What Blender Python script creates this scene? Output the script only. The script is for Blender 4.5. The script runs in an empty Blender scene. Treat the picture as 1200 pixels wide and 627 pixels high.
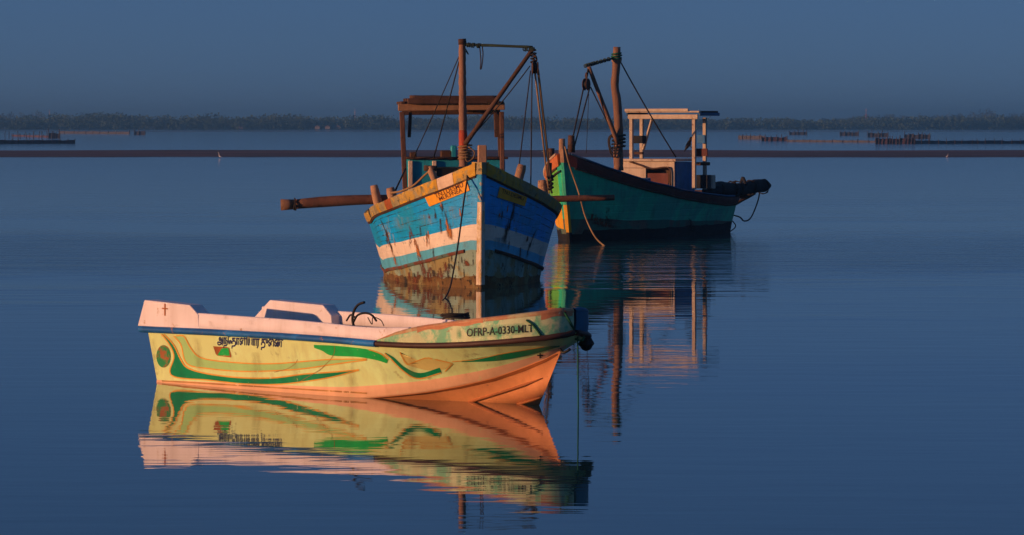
import bpy, bmesh, math, random
import numpy as np
from mathutils import Vector, Matrix, noise

# ------------------------------------------------------------------ camera
F, CX, YH, EYE = 4500.0, 600.0, 145.0, 3.2      # focal length in photo pixels, horizon row, eye height
W_, H_ = 1200.0, 627.0
scn = bpy.context.scene
cam_d = bpy.data.cameras.new('camera')
cam_d.sensor_width = 36.0
cam_d.lens = 36.0 * F / W_
cam_d.shift_y = -(H_ / 2 - YH) / W_
cam_d.clip_end = 30000
cam = bpy.data.objects.new('camera', cam_d)
scn.collection.objects.link(cam)
cam.location = (0, 0, EYE)
cam.rotation_euler = (math.radians(90), 0, 0)
scn.camera = cam

# ------------------------------------------------------------------ sky, sun, exposure
SUN_AZ, SUN_EL = 68.0, 5.5                       # degrees left of straight behind the camera, elevation
sx, sy = -math.sin(math.radians(SUN_AZ)), -math.cos(math.radians(SUN_AZ))
S = Vector((sx * math.cos(math.radians(SUN_EL)), sy * math.cos(math.radians(SUN_EL)), math.sin(math.radians(SUN_EL))))
world = bpy.data.worlds.new('World'); scn.world = world; world.use_nodes = True
wn = world.node_tree.nodes; wl = world.node_tree.links
wn.clear()
wo = wn.new('ShaderNodeOutputWorld'); wb = wn.new('ShaderNodeBackground')
sky = wn.new('ShaderNodeTexSky'); sky.sky_type = 'NISHITA'; sky.sun_disc = False
sky.sun_elevation = math.radians(SUN_EL); sky.sun_rotation = math.atan2(sx, sy)
sky.air_density = 0.5; sky.dust_density = 0.15; sky.ozone_density = 3.0
wm = wn.new('ShaderNodeMix'); wm.data_type = 'RGBA'; wm.blend_type = 'MULTIPLY'; wm.inputs[0].default_value = 1
wm.inputs[7].default_value = (0.27, 0.25, 0.335, 1)
wv = wn.new('ShaderNodeMix'); wv.data_type = 'RGBA'; wv.blend_type = 'ADD'; wv.inputs[0].default_value = 1
wv.inputs[7].default_value = (0.26, 0.60, 1.22, 1)         # even blue added to the whole sky to lift the shaded sides
wl.new(sky.outputs[0], wm.inputs[6]); wl.new(wm.outputs[2], wv.inputs[6]); wl.new(wv.outputs[2], wb.inputs[0]); wl.new(wb.outputs[0], wo.inputs[0])
wb.inputs[1].default_value = 0.10
sun_d = bpy.data.lights.new('sun', 'SUN'); sun_d.energy = 4.3; sun_d.angle = math.radians(0.6)
sun_d.color = (1.0, 0.48, 0.23)
sun = bpy.data.objects.new('sun', sun_d); scn.collection.objects.link(sun)
sun.location = (-60, -40, 30)
sun.rotation_euler = S.to_track_quat('Z', 'Y').to_euler()
scn.view_settings.view_transform = 'Standard'; scn.view_settings.look = 'None'
scn.view_settings.exposure = 0.0; scn.view_settings.gamma = 1.0
scn.render.engine = 'CYCLES'
scn.cycles.use_denoising = True
scn.cycles.max_bounces = 8
scn.cycles.volume_bounces = 2

random.seed(7); np.random.seed(7)
COL = scn.collection

# ------------------------------------------------------------------ materials
def new_mat(name):
    m = bpy.data.materials.new(name); m.use_nodes = True
    nt = m.node_tree
    return m, nt, nt.nodes['Principled BSDF']

def rgba(c): return (c[0], c[1], c[2], 1)

def paint(name, col, rough=0.5, var=0.18, chip=None, chip_amt=0.3, chip_scale=9.0, dirt=0.25, dirt_col=(0.05, 0.04, 0.03),
          bump=0.15, bump_scale=30.0, stretch=(1, 1, 1), metallic=0.0, alt=None, alt_scale=1.2, alt_amt=0.5, seam=None, spec=0.3):
    """weathered paint or wood: soft colour variation, chips to another colour, run-down dirt, fine relief"""
    m, nt, b = new_mat(name)
    N, L = nt.nodes, nt.links
    tc = N.new('ShaderNodeTexCoord')
    mp = N.new('ShaderNodeMapping'); mp.inputs['Scale'].default_value = stretch
    L.new(tc.outputs['Object'], mp.inputs[0])
    def nz(scale, detail=5, rough_=0.6, src=mp, dist=0.0):
        n = N.new('ShaderNodeTexNoise'); n.inputs['Scale'].default_value = scale
        n.inputs['Detail'].default_value = detail; n.inputs['Roughness'].default_value = rough_
        n.inputs['Distortion'].default_value = dist
        L.new(src.outputs[0], n.inputs['Vector']); return n
    def ramp(src, lo, hi):
        r = N.new('ShaderNodeMapRange'); r.inputs['From Min'].default_value = lo; r.inputs['From Max'].default_value = hi
        r.interpolation_type = 'SMOOTHSTEP'
        L.new(src, r.inputs[0]); return r.outputs[0]
    def mix(a, bb, fac, mode='MIX'):
        x = N.new('ShaderNodeMix'); x.data_type = 'RGBA'; x.blend_type = mode
        for sock, v in ((x.inputs[6], a), (x.inputs[7], bb)):
            if isinstance(v, tuple): sock.default_value = v
            else: L.new(v, sock)
        if isinstance(fac, float): x.inputs[0].default_value = fac
        else: L.new(fac, x.inputs[0])
        return x.outputs[2]
    n1 = nz(1.7, 6)
    lo = tuple(max(0, c * (1 - var)) for c in col); hi = tuple(min(1, c * (1 + var)) for c in col)
    c = mix(rgba(lo), rgba(hi), ramp(n1.outputs[0], 0.3, 0.7))
    if alt is not None:
        na = nz(alt_scale, 7, 0.65, dist=0.4)
        t = 0.62 - 0.24 * alt_amt
        c = mix(c, rgba(alt), ramp(na.outputs[0], t - 0.06, t + 0.06))
    if dirt > 0:
        m2 = N.new('ShaderNodeMapping'); m2.inputs['Scale'].default_value = (7, 7, 0.55)
        L.new(tc.outputs['Object'], m2.inputs[0])
        nd = nz(1.0, 6, 0.65, src=m2)
        x = N.new('ShaderNodeMath'); x.operation = 'MULTIPLY'; x.inputs[1].default_value = dirt
        L.new(ramp(nd.outputs[0], 0.45, 0.75), x.inputs[0])
        c = mix(c, rgba(dirt_col), x.outputs[0])
    if chip is not None:
        nc = nz(chip_scale, 9, 0.72)
        t = 0.67 - 0.2 * chip_amt
        c = mix(c, rgba(chip), ramp(nc.outputs[0], t, t + 0.05))
    L.new(c, b.inputs['Base Color'])
    b.inputs['Metallic'].default_value = metallic
    b.inputs['Specular IOR Level'].default_value = spec
    nr = nz(6.0, 4)
    rr = N.new('ShaderNodeMapRange'); rr.inputs['To Min'].default_value = max(0.05, rough - 0.12); rr.inputs['To Max'].default_value = min(1, rough + 0.15)
    L.new(nr.outputs[0], rr.inputs[0]); L.new(rr.outputs[0], b.inputs['Roughness'])
    if bump > 0:
        nb = nz(bump_scale, 6, 0.65)
        bp = N.new('ShaderNodeBump'); bp.inputs['Strength'].default_value = bump; bp.inputs['Distance'].default_value = 0.02
        hsock = nb.outputs[0]
        if seam:                                   # plank seams that run along the hull, fine relief only
            wv = N.new('ShaderNodeTexWave'); wv.bands_direction = 'Z'; wv.inputs['Scale'].default_value = seam
            wv.inputs['Distortion'].default_value = 0.6; wv.inputs['Detail'].default_value = 1
            L.new(tc.outputs['Object'], wv.inputs[0])
            ad = N.new('ShaderNodeMath'); ad.operation = 'MULTIPLY_ADD'; ad.inputs[1].default_value = 0.5
            L.new(ramp(wv.outputs[1], 0.0, 0.12), ad.inputs[0]); L.new(hsock, ad.inputs[2]); hsock = ad.outputs[0]
        L.new(hsock, bp.inputs['Height']); L.new(bp.outputs[0], b.inputs['Normal'])
    return m

def ragged(name, col, rough=0.8, cover=0.55, scale=14, amount=1.0, soft=0.07):
    """stain with broken, see-through edges"""
    m, nt, b = new_mat(name)
    N, L = nt.nodes, nt.links
    b.inputs['Base Color'].default_value = rgba(col); b.inputs['Roughness'].default_value = rough
    tc = N.new('ShaderNodeTexCoord'); n = N.new('ShaderNodeTexNoise'); n.inputs['Scale'].default_value = scale
    n.inputs['Detail'].default_value = 7; n.inputs['Roughness'].default_value = 0.7
    mp = N.new('ShaderNodeMapping'); mp.inputs['Scale'].default_value = (1, 1, 0.35)
    L.new(tc.outputs['Object'], mp.inputs[0]); L.new(mp.outputs[0], n.inputs['Vector'])
    r = N.new('ShaderNodeMapRange'); t = 0.68 - 0.36 * cover
    r.inputs['From Min'].default_value = t - soft; r.inputs['From Max'].default_value = t + soft; r.inputs['To Max'].default_value = amount
    L.new(n.outputs[0], r.inputs[0])
    at = N.new('ShaderNodeAttribute'); at.attribute_name = 'edge'
    mu = N.new('ShaderNodeMath'); mu.operation = 'MULTIPLY'
    L.new(r.outputs[0], mu.inputs[0]); L.new(at.outputs['Fac'], mu.inputs[1])
    L.new(mu.outputs[0], b.inputs['Alpha'])
    return m

M = {}
M['yellow'] = paint('yellow_gelcoat', (0.66, 0.88, 0.43), 0.42, 0.13, chip=(0.48, 0.58, 0.26), chip_amt=0.30, chip_scale=4, alt=(0.68, 0.84, 0.38), alt_scale=1.3, dirt=0.26, dirt_col=(0.35, 0.28, 0.10), bump=0.05)
M['salmon'] = paint('salmon_gelcoat', (0.86, 0.52, 0.33), 0.42, 0.10, chip=(0.75, 0.62, 0.35), chip_amt=0.35, chip_scale=4, dirt=0.2, dirt_col=(0.5, 0.25, 0.1), bump=0.05)
M['orange'] = paint('orange_bottom', (0.90, 0.38, 0.16), 0.5, 0.14, chip=(0.62, 0.26, 0.12), chip_amt=0.35, chip_scale=6, dirt=0.25, dirt_col=(0.4, 0.16, 0.05), bump=0.10)
M['coam'] = paint('white_gelcoat', (0.80, 0.76, 0.80), 0.45, 0.06, chip=(0.50, 0.36, 0.26), chip_amt=0.26, chip_scale=5, dirt=0.25, dirt_col=(0.4, 0.28, 0.18), bump=0.05)
M['bluerail'] = paint('blue_rail', (0.015, 0.17, 0.50), 0.5, 0.3, chip=(0.28, 0.16, 0.16), chip_amt=0.35, chip_scale=8, alt=(0.01, 0.11, 0.36), dirt=0.2)
M['brownrail'] = paint('brown_rubber_rail', (0.055, 0.025, 0.02), 0.55, 0.3, chip=(0.30, 0.16, 0.10), chip_amt=0.15, chip_scale=20, dirt=0.1)
M['bulwark'] = paint('faded_green_white', (0.54, 0.64, 0.38), 0.5, 0.12, chip=(0.30, 0.22, 0.12), chip_amt=0.22, chip_scale=8, alt=(0.14, 0.48, 0.28), alt_scale=2.6, alt_amt=0.40, dirt=0.2, dirt_col=(0.3, 0.2, 0.1))
M['capmix'] = paint('worn_olive_cap', (0.50, 0.46, 0.26), 0.55, 0.2, alt=(0.46, 0.22, 0.11), alt_scale=2.2, alt_amt=0.55, chip=(0.25, 0.16, 0.09), chip_amt=0.35, chip_scale=7, dirt=0.3)
M['bowblue'] = paint('scuffed_blue_bow', (0.02, 0.12, 0.22), 0.55, 0.25, chip=(0.20, 0.30, 0.32), chip_amt=0.3, dirt=0.2)
M['worncap'] = paint('worn_brown_cap', (0.50, 0.22, 0.11), 0.6, 0.25, chip=(0.58, 0.58, 0.42), chip_amt=0.2, chip_scale=7, dirt=0.3, dirt_col=(0.2, 0.08, 0.04), bump=0.2)
M['dgreen'] = paint('green_stripe', (0.005, 0.27, 0.12), 0.4, 0.2, chip=(0.45, 0.62, 0.30), chip_amt=0.20, dirt=0.15, bump=0.03)
M['bgreen'] = paint('bright_green_patch', (0.015, 0.46, 0.10), 0.45, 0.2, chip=(0.45, 0.65, 0.28), chip_amt=0.28, dirt=0.15, bump=0.03)
M['pgreen'] = paint('pale_green_stripe', (0.38, 0.68, 0.27), 0.4, 0.08, dirt=0.1, bump=0.03)
M['oline'] = paint('orange_line', (0.74, 0.38, 0.06), 0.4, 0.15, chip=(0.58, 0.72, 0.32), chip_amt=0.32, chip_scale=6, dirt=0.1, bump=0.03)
M['pyell'] = paint('buff_shape', (0.66, 0.60, 0.22), 0.4, 0.1, dirt=0.1, bump=0.03)
M['navy'] = paint('navy_lettering', (0.015, 0.02, 0.14), 0.5, 0.2, dirt=0, bump=0)
M['black'] = paint('black_paint', (0.012, 0.012, 0.014), 0.55, 0.2, dirt=0, bump=0)
M['brownp'] = paint('brown_paint', (0.30, 0.11, 0.04), 0.55, 0.3, alt=(0.02, 0.28, 0.10), alt_scale=9, alt_amt=0.6, dirt=0, bump=0.03)
M['brownq'] = paint('plain_brown_shade', (0.34, 0.11, 0.03), 0.55, 0.3, dirt=0, bump=0.03)
M['sole'] = paint('grey_sole', (0.40, 0.40, 0.42), 0.6, 0.15, dirt=0.3)
M['tarp'] = paint('blue_tarp', (0.02, 0.10, 0.22), 0.45, 0.3, chip=(0.35, 0.42, 0.5), chip_amt=0.3, chip_scale=5, dirt=0.1)
M['rubber'] = paint('black_rubber', (0.012, 0.013, 0.016), 0.5, 0.3, dirt=0.1, bump=0.2)
M['grope'] = paint('green_rope', (0.01, 0.10, 0.05), 0.8, 0.3, dirt=0.2, bump=0.4, bump_scale=80)
M['dgrope'] = paint('dark_olive_rope', (0.025, 0.045, 0.032), 0.85, 0.3, dirt=0.2, bump=0.4, bump_scale=80)
M['drope'] = paint('dark_rope', (0.03, 0.026, 0.024), 0.85, 0.3, dirt=0.2, bump=0.4, bump_scale=80)
M['mrope'] = paint('manila_rope', (0.30, 0.19, 0.09), 0.85, 0.3, dirt=0.3, bump=0.4, bump_scale=80)
M['wood'] = paint('weathered_timber', (0.23, 0.125, 0.08), 0.75, 0.3, chip=(0.12, 0.06, 0.035), chip_amt=0.5, chip_scale=10, dirt=0.35, bump=0.5, bump_scale=14, stretch=(1, 1, 0.25))
M['woodx'] = paint('weathered_spar', (0.17, 0.075, 0.045), 0.75, 0.3, chip=(0.09, 0.045, 0.03), chip_amt=0.5, chip_scale=9, dirt=0.35, bump=0.5, bump_scale=14)
M['dwood'] = paint('dark_timber', (0.085, 0.045, 0.03), 0.8, 0.35, chip=(0.03, 0.02, 0.015), chip_amt=0.5, chip_scale=9, dirt=0.3, bump=0.5, bump_scale=14)
M['dwood2'] = paint('brown_timber', (0.15, 0.075, 0.05), 0.8, 0.35, chip=(0.05, 0.03, 0.02), chip_amt=0.45, chip_scale=9, dirt=0.3, bump=0.5, bump_scale=14)
M['strake'] = paint('worn_red_strake', (0.20, 0.06, 0.035), 0.7, 0.3, alt=(0.10, 0.16, 0.14), alt_scale=2.0, alt_amt=0.5, chip=(0.04, 0.03, 0.02), chip_amt=0.4, dirt=0.3, bump=0.4)
M['postw'] = paint('sawn_post', (0.42, 0.25, 0.15), 0.75, 0.25, chip=(0.16, 0.09, 0.05), chip_amt=0.4, chip_scale=10, dirt=0.4, bump=0.5, bump_scale=16)
M['redmast'] = paint('red_painted_timber', (0.45, 0.07, 0.03), 0.7, 0.3, chip=(0.22, 0.11, 0.06), chip_amt=0.5, chip_scale=9, dirt=0.3, bump=0.4, bump_scale=14)
M['beam'] = paint('tan_painted_beam', (0.36, 0.20, 0.10), 0.7, 0.2, chip=(0.2, 0.10, 0.05), chip_amt=0.35, dirt=0.35, bump=0.3)
# blue boat
M['b_blue'] = paint('blue_hull_paint', (0.003, 0.37, 0.92), 0.5, 0.12, chip=(0.20, 0.48, 0.62), chip_amt=0.22, chip_scale=5, alt=(0.008, 0.33, 0.68), alt_scale=0.9, dirt=0.2, dirt_col=(0.06, 0.10, 0.12), bump=0.3, bump_scale=9, seam=1.6)
M['b_white'] = paint('white_hull_band', (0.78, 0.70, 0.60), 0.55, 0.10, chip=(0.12, 0.24, 0.30), chip_amt=0.34, chip_scale=7, dirt=0.22, dirt_col=(0.35, 0.16, 0.06), bump=0.25, bump_scale=9, seam=1.6)
M['b_pale'] = paint('pale_blue_band', (0.10, 0.48, 0.72), 0.55, 0.15, chip=(0.5, 0.55, 0.5), chip_amt=0.25, chip_scale=6, dirt=0.35, dirt_col=(0.08, 0.08, 0.07), bump=0.3, bump_scale=9)
M['b_low'] = paint('scummed_lower_hull', (0.26, 0.40, 0.34), 0.7, 0.2, chip=(0.05, 0.04, 0.025), chip_amt=0.42, chip_scale=7, alt=(0.28, 0.24, 0.10), alt_scale=1.6, dirt=0.5, dirt_col=(0.08, 0.05, 0.02), bump=0.5, bump_scale=16)
M['b_scum'] = paint('brown_waterline_growth', (0.17, 0.10, 0.035), 0.8, 0.35, alt=(0.24, 0.22, 0.10), alt_scale=2.2, alt_amt=0.25, chip=(0.03, 0.022, 0.012), chip_amt=0.55, chip_scale=9, dirt=0.4, bump=0.8, bump_scale=18)
M['stemw'] = paint('worn_stem_paint', (0.74, 0.64, 0.50), 0.6, 0.15, alt=(0.55, 0.40, 0.18), alt_scale=2.5, alt_amt=0.4, chip=(0.20, 0.14, 0.08), chip_amt=0.42, chip_scale=7, dirt=0.45, dirt_col=(0.2, 0.1, 0.04), bump=0.3)
M['stemb'] = paint('scuffed_stem_blue', (0.03, 0.28, 0.55), 0.6, 0.2, chip=(0.35, 0.30, 0.24), chip_amt=0.55, chip_scale=7, dirt=0.4, bump=0.3)
M['cap_grey'] = paint('chipped_grey_cap', (0.34, 0.29, 0.16), 0.7, 0.2, chip=(0.08, 0.09, 0.06), chip_amt=0.4, chip_scale=8, alt=(0.52, 0.33, 0.06), alt_scale=2.5, alt_amt=0.5, dirt=0.35, bump=0.4)
M['cap_yel'] = paint('chipped_yellow_cap', (0.64, 0.36, 0.03), 0.6, 0.2, alt=(0.36, 0.30, 0.14), alt_scale=3.2, alt_amt=0.45, chip=(0.14, 0.14, 0.08), chip_amt=0.45, chip_scale=7, dirt=0.3, bump=0.35)
M['cap_white'] = paint('chipped_white_cap', (0.74, 0.58, 0.44), 0.6, 0.1, chip=(0.35, 0.22, 0.10), chip_amt=0.3, chip_scale=8, dirt=0.3, bump=0.35)
M['cap_red'] = paint('rusty_red_cap', (0.42, 0.11, 0.03), 0.7, 0.2, chip=(0.45, 0.3, 0.08), chip_amt=0.45, chip_scale=6, dirt=0.3, bump=0.4)
M['plate'] = paint('orange_name_board', (0.80, 0.36, 0.02), 0.5, 0.1, chip=(0.5, 0.25, 0.05), chip_amt=0.25, dirt=0.15, bump=0.1)
M['letter'] = paint('dark_red_lettering', (0.09, 0.018, 0.008), 0.6, 0.2, dirt=0, bump=0)
M['teal'] = paint('teal_cabin_paint', (0.015, 0.34, 0.48), 0.55, 0.2, chip=(0.4, 0.35, 0.25), chip_amt=0.2, chip_scale=9, dirt=0.4, bump=0.3)
M['deck'] = paint('dark_wet_deck', (0.10, 0.08, 0.065), 0.7, 0.3, chip=(0.2, 0.16, 0.12), chip_amt=0.3, dirt=0.3, bump=0.4)
M['rust'] = ragged('rust_run', (0.13, 0.035, 0.010), cover=0.55)
M['rusto'] = ragged('orange_rust_run', (0.42, 0.15, 0.02), cover=0.55)
M['soot'] = ragged('dark_run', (0.03, 0.028, 0.022), cover=0.55)
M['smudge'] = ragged('green_smudge_paint', (0.05, 0.42, 0.26), cover=0.5, scale=6, amount=0.8, soft=0.12)
M['grime'] = ragged('brown_grime', (0.30, 0.20, 0.08), cover=0.48, scale=9, amount=0.24, soft=0.18)
M['scumline'] = ragged('waterline_scum', (0.20, 0.11, 0.04), cover=0.5, scale=10)
M['wash'] = ragged('faded_paint', (0.22, 0.42, 0.50), cover=0.42, scale=7, amount=0.5, soft=0.12)
M['stainl'] = paint('brown_waterline_stain', (0.42, 0.22, 0.07), 0.6, 0.4, chip=(0.75, 0.5, 0.3), chip_amt=0.5, chip_scale=6, dirt=0, bump=0)
M['scratch'] = ragged('pale_scratches', (0.45, 0.6, 0.66), cover=0.3, scale=20)
# green boat
M['g_green'] = paint('green_hull_paint', (0.02, 0.54, 0.32), 0.5, 0.15, chip=(0.02, 0.20, 0.17), chip_amt=0.2, chip_scale=5, alt=(0.03, 0.40, 0.28), alt_scale=0.9, dirt=0.35, dirt_col=(0.02, 0.05, 0.04), bump=0.3, bump_scale=9, seam=1.6)
M['g_sunlit'] = paint('sunlit_green_bow', (0.14, 0.50, 0.07), 0.5, 0.15, chip=(0.03, 0.10, 0.05), chip_amt=0.2, chip_scale=5, dirt=0.3, dirt_col=(0.04, 0.08, 0.04), bump=0.3, bump_scale=9)  # hull green again, with the warm sunlight mixed into the colour
M['g_scum'] = paint('grey_scum_band', (0.13, 0.12, 0.09), 0.75, 0.25, chip=(0.04, 0.05, 0.05), chip_amt=0.4, alt=(0.05, 0.18, 0.13), alt_scale=1.0, alt_amt=0.6, dirt=0.4, bump=0.5)
M['g_yel'] = paint('yellow_lower_bow', (0.78, 0.38, 0.02), 0.55, 0.12, chip=(0.25, 0.12, 0.04), chip_amt=0.25, dirt=0.25, bump=0.3)
M['g_black'] = paint('black_bottom', (0.012, 0.013, 0.015), 0.7, 0.3, dirt=0.2, bump=0.4)
M['maroon'] = paint('maroon_sheer_strake', (0.13, 0.035, 0.028), 0.65, 0.25, chip=(0.30, 0.16, 0.10), chip_amt=0.2, chip_scale=6, dirt=0.35, bump=0.3)
M['g_orange'] = paint('rust_orange_strake', (0.50, 0.15, 0.05), 0.65, 0.2, chip=(0.25, 0.08, 0.04), chip_amt=0.3, dirt=0.3, bump=0.3)
M['g_deck'] = paint('blue_deck_paint', (0.05, 0.13, 0.26), 0.6, 0.2, chip=(0.25, 0.28, 0.3), chip_amt=0.2, dirt=0.3, bump=0.3)
M['cream'] = paint('cream_cabin_paint', (0.54, 0.45, 0.35), 0.6, 0.15, chip=(0.25, 0.14, 0.08), chip_amt=0.36, chip_scale=7, dirt=0.35, dirt_col=(0.25, 0.13, 0.06), bump=0.25)
M['cabblue'] = paint('blue_cabin_side', (0.03, 0.16, 0.40), 0.6, 0.2, chip=(0.25, 0.3, 0.35), chip_amt=0.2, dirt=0.3, bump=0.2)
M['netroll'] = paint('dark_fishing_net', (0.022, 0.026, 0.034), 0.95, 0.4, chip=(0.08, 0.07, 0.06), chip_amt=0.3, chip_scale=14, dirt=0.2, bump=1.0, bump_scale=30)
M['feather'] = paint('black_feathers', (0.010, 0.010, 0.014), 0.6, 0.2, dirt=0, bump=0.1)
M['egret'] = paint('white_feathers', (0.85, 0.85, 0.85), 0.6, 0.05, dirt=0, bump=0)
M['mud'] = paint('dark_wet_mud', (0.075, 0.05, 0.048), 0.75, 0.3, chip=(0.05, 0.03, 0.03), chip_amt=0.45, chip_scale=0.08, dirt=0, bump=0, stretch=(0.3, 1, 1), alt=(0.14, 0.075, 0.065), alt_scale=0.03)
M['land'] = paint('sandy_shore', (0.13, 0.11, 0.08), 0.9, 0.3, dirt=0, bump=0, alt=(0.07, 0.08, 0.04), alt_scale=0.01)
M['net'] = paint('red_brown_net', (0.11, 0.06, 0.065), 0.9, 0.3, dirt=0, bump=0, chip=(0.05, 0.04, 0.05), chip_amt=0.45, chip_scale=0.8)
M['netd'] = paint('grey_net', (0.075, 0.075, 0.09), 0.9, 0.3, dirt=0, bump=0, chip=(0.03, 0.03, 0.04), chip_amt=0.45, chip_scale=0.8)
M['stake'] = paint('stake_wood', (0.05, 0.042, 0.042), 0.9, 0.3, dirt=0, bump=0)
M['hutwall'] = paint('pale_hut_wall', (0.30, 0.27, 0.25), 0.8, 0.2, dirt=0, bump=0)
M['hutroof'] = paint('palm_thatch_roof', (0.20, 0.15, 0.10), 0.9, 0.2, dirt=0, bump=0)
M['mast_p'] = paint('pale_mast_paint', (0.55, 0.42, 0.42), 0.6, 0.1, dirt=0, bump=0)
M['mast_r'] = paint('red_mast_paint', (0.45, 0.10, 0.08), 0.6, 0.1, dirt=0, bump=0)

def leaf_mat(name, c1, c2):
    m, nt, b = new_mat(name); N, L = nt.nodes, nt.links
    tc = N.new('ShaderNodeTexCoord'); n = N.new('ShaderNodeTexNoise'); n.inputs['Scale'].default_value = 0.06; n.inputs['Detail'].default_value = 6
    L.new(tc.outputs['Object'], n.inputs['Vector'])
    x = N.new('ShaderNodeMix'); x.data_type = 'RGBA'; x.inputs[6].default_value = rgba(c1); x.inputs[7].default_value = rgba(c2)
    r = N.new('ShaderNodeMapRange'); r.inputs[1].default_value = 0.35; r.inputs[2].default_value = 0.65
    L.new(n.outputs[0], r.inputs[0]); L.new(r.outputs[0], x.inputs[0]); L.new(x.outputs[2], b.inputs['Base Color'])
    b.inputs['Roughness'].default_value = 0.8
    return m
M['leaf'] = leaf_mat('mangrove_leaves', (0.030, 0.065, 0.024), (0.050, 0.085, 0.028))
M['leaf2'] = leaf_mat('palm_leaves', (0.035, 0.05, 0.022), (0.05, 0.06, 0.025))

def water_mat():
    m, nt, b = new_mat('lagoon_water'); N, L = nt.nodes, nt.links
    b.inputs['Base Color'].default_value = (0.020, 0.075, 0.078, 1)
    b.inputs['IOR'].default_value = 1.333
    tc = N.new('ShaderNodeTexCoord')
    def mapped(scale):
        mp = N.new('ShaderNodeMapping'); mp.inputs['Scale'].default_value = scale
        L.new(tc.outputs['Object'], mp.inputs[0]); return mp
    def nz(mp, sc, det, rgh=0.5):
        n = N.new('ShaderNodeTexNoise'); n.inputs['Scale'].default_value = sc; n.inputs['Detail'].default_value = det
        n.inputs['Roughness'].default_value = rgh
        L.new(mp.outputs[0], n.inputs['Vector']); return n.outputs[0]
    def math_(op, a, bb, c=None):
        x = N.new('ShaderNodeMath'); x.operation = op
        for i, v in enumerate((a, bb, c)):
            if v is None: continue
            if isinstance(v, (int, float)): x.inputs[i].default_value = v
            else: L.new(v, x.inputs[i])
        return x.outputs[0]
    def ramp(src, lo, hi, tl=0.0, th=1.0):
        r = N.new('ShaderNodeMapRange'); r.interpolation_type = 'SMOOTHSTEP'
        r.inputs[1].default_value = lo; r.inputs[2].default_value = hi; r.inputs[3].default_value = tl; r.inputs[4].default_value = th
        L.new(src, r.inputs[0]); return r.outputs[0]
    # cat's-paws: a breeze lane between the two trawlers plus scattered patches
    sep = N.new('ShaderNodeSeparateXYZ'); L.new(tc.outputs['Object'], sep.inputs[0])
    wob = nz(mapped((0.035, 0.03, 1)), 1.0, 6, 0.62)
    yy = math_('MULTIPLY_ADD', wob, 60.0, math_('ADD', sep.outputs[1], -17.0))
    lane = math_('MULTIPLY', ramp(yy, 86, 106), ramp(yy, 130, 112))
    far = ramp(yy, 120, 360)
    patch = ramp(nz(mapped((0.02, 0.05, 1)), 1.0, 5, 0.6), 0.50, 0.62)
    wind = math_('MAXIMUM', lane, math_('MULTIPLY', math_('MULTIPLY', patch, ramp(sep.outputs[1], 52, 72)), 0.25))
    wind = math_('MAXIMUM', wind, math_('MULTIPLY', far, 0.8))
    n1 = nz(mapped((0.55, 2.1, 1)), 1.0, 3, 0.55)
    n2 = nz(mapped((0.30, 0.95, 1)), 1.0, 3, 0.5)
    n3 = nz(mapped((0.24, 0.60, 1)), 1.0, 5, 0.6)
    h = math_('MULTIPLY', n1, 0.0019)
    h = math_('MULTIPLY_ADD', n2, 0.0034, h)
    h = math_('MULTIPLY_ADD', math_('MULTIPLY', n3, wind), 0.12, h)
    bp = N.new('ShaderNodeBump'); bp.inputs['Strength'].default_value = 1.0; bp.inputs['Distance'].default_value = 1.0
    L.new(h, bp.inputs['Height']); L.new(bp.outputs[0], b.inputs['Normal'])
    L.new(ramp(wind, 0, 1, 0.015, 0.05), b.inputs['Roughness'])
    return m
M['water'] = water_mat()

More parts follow.
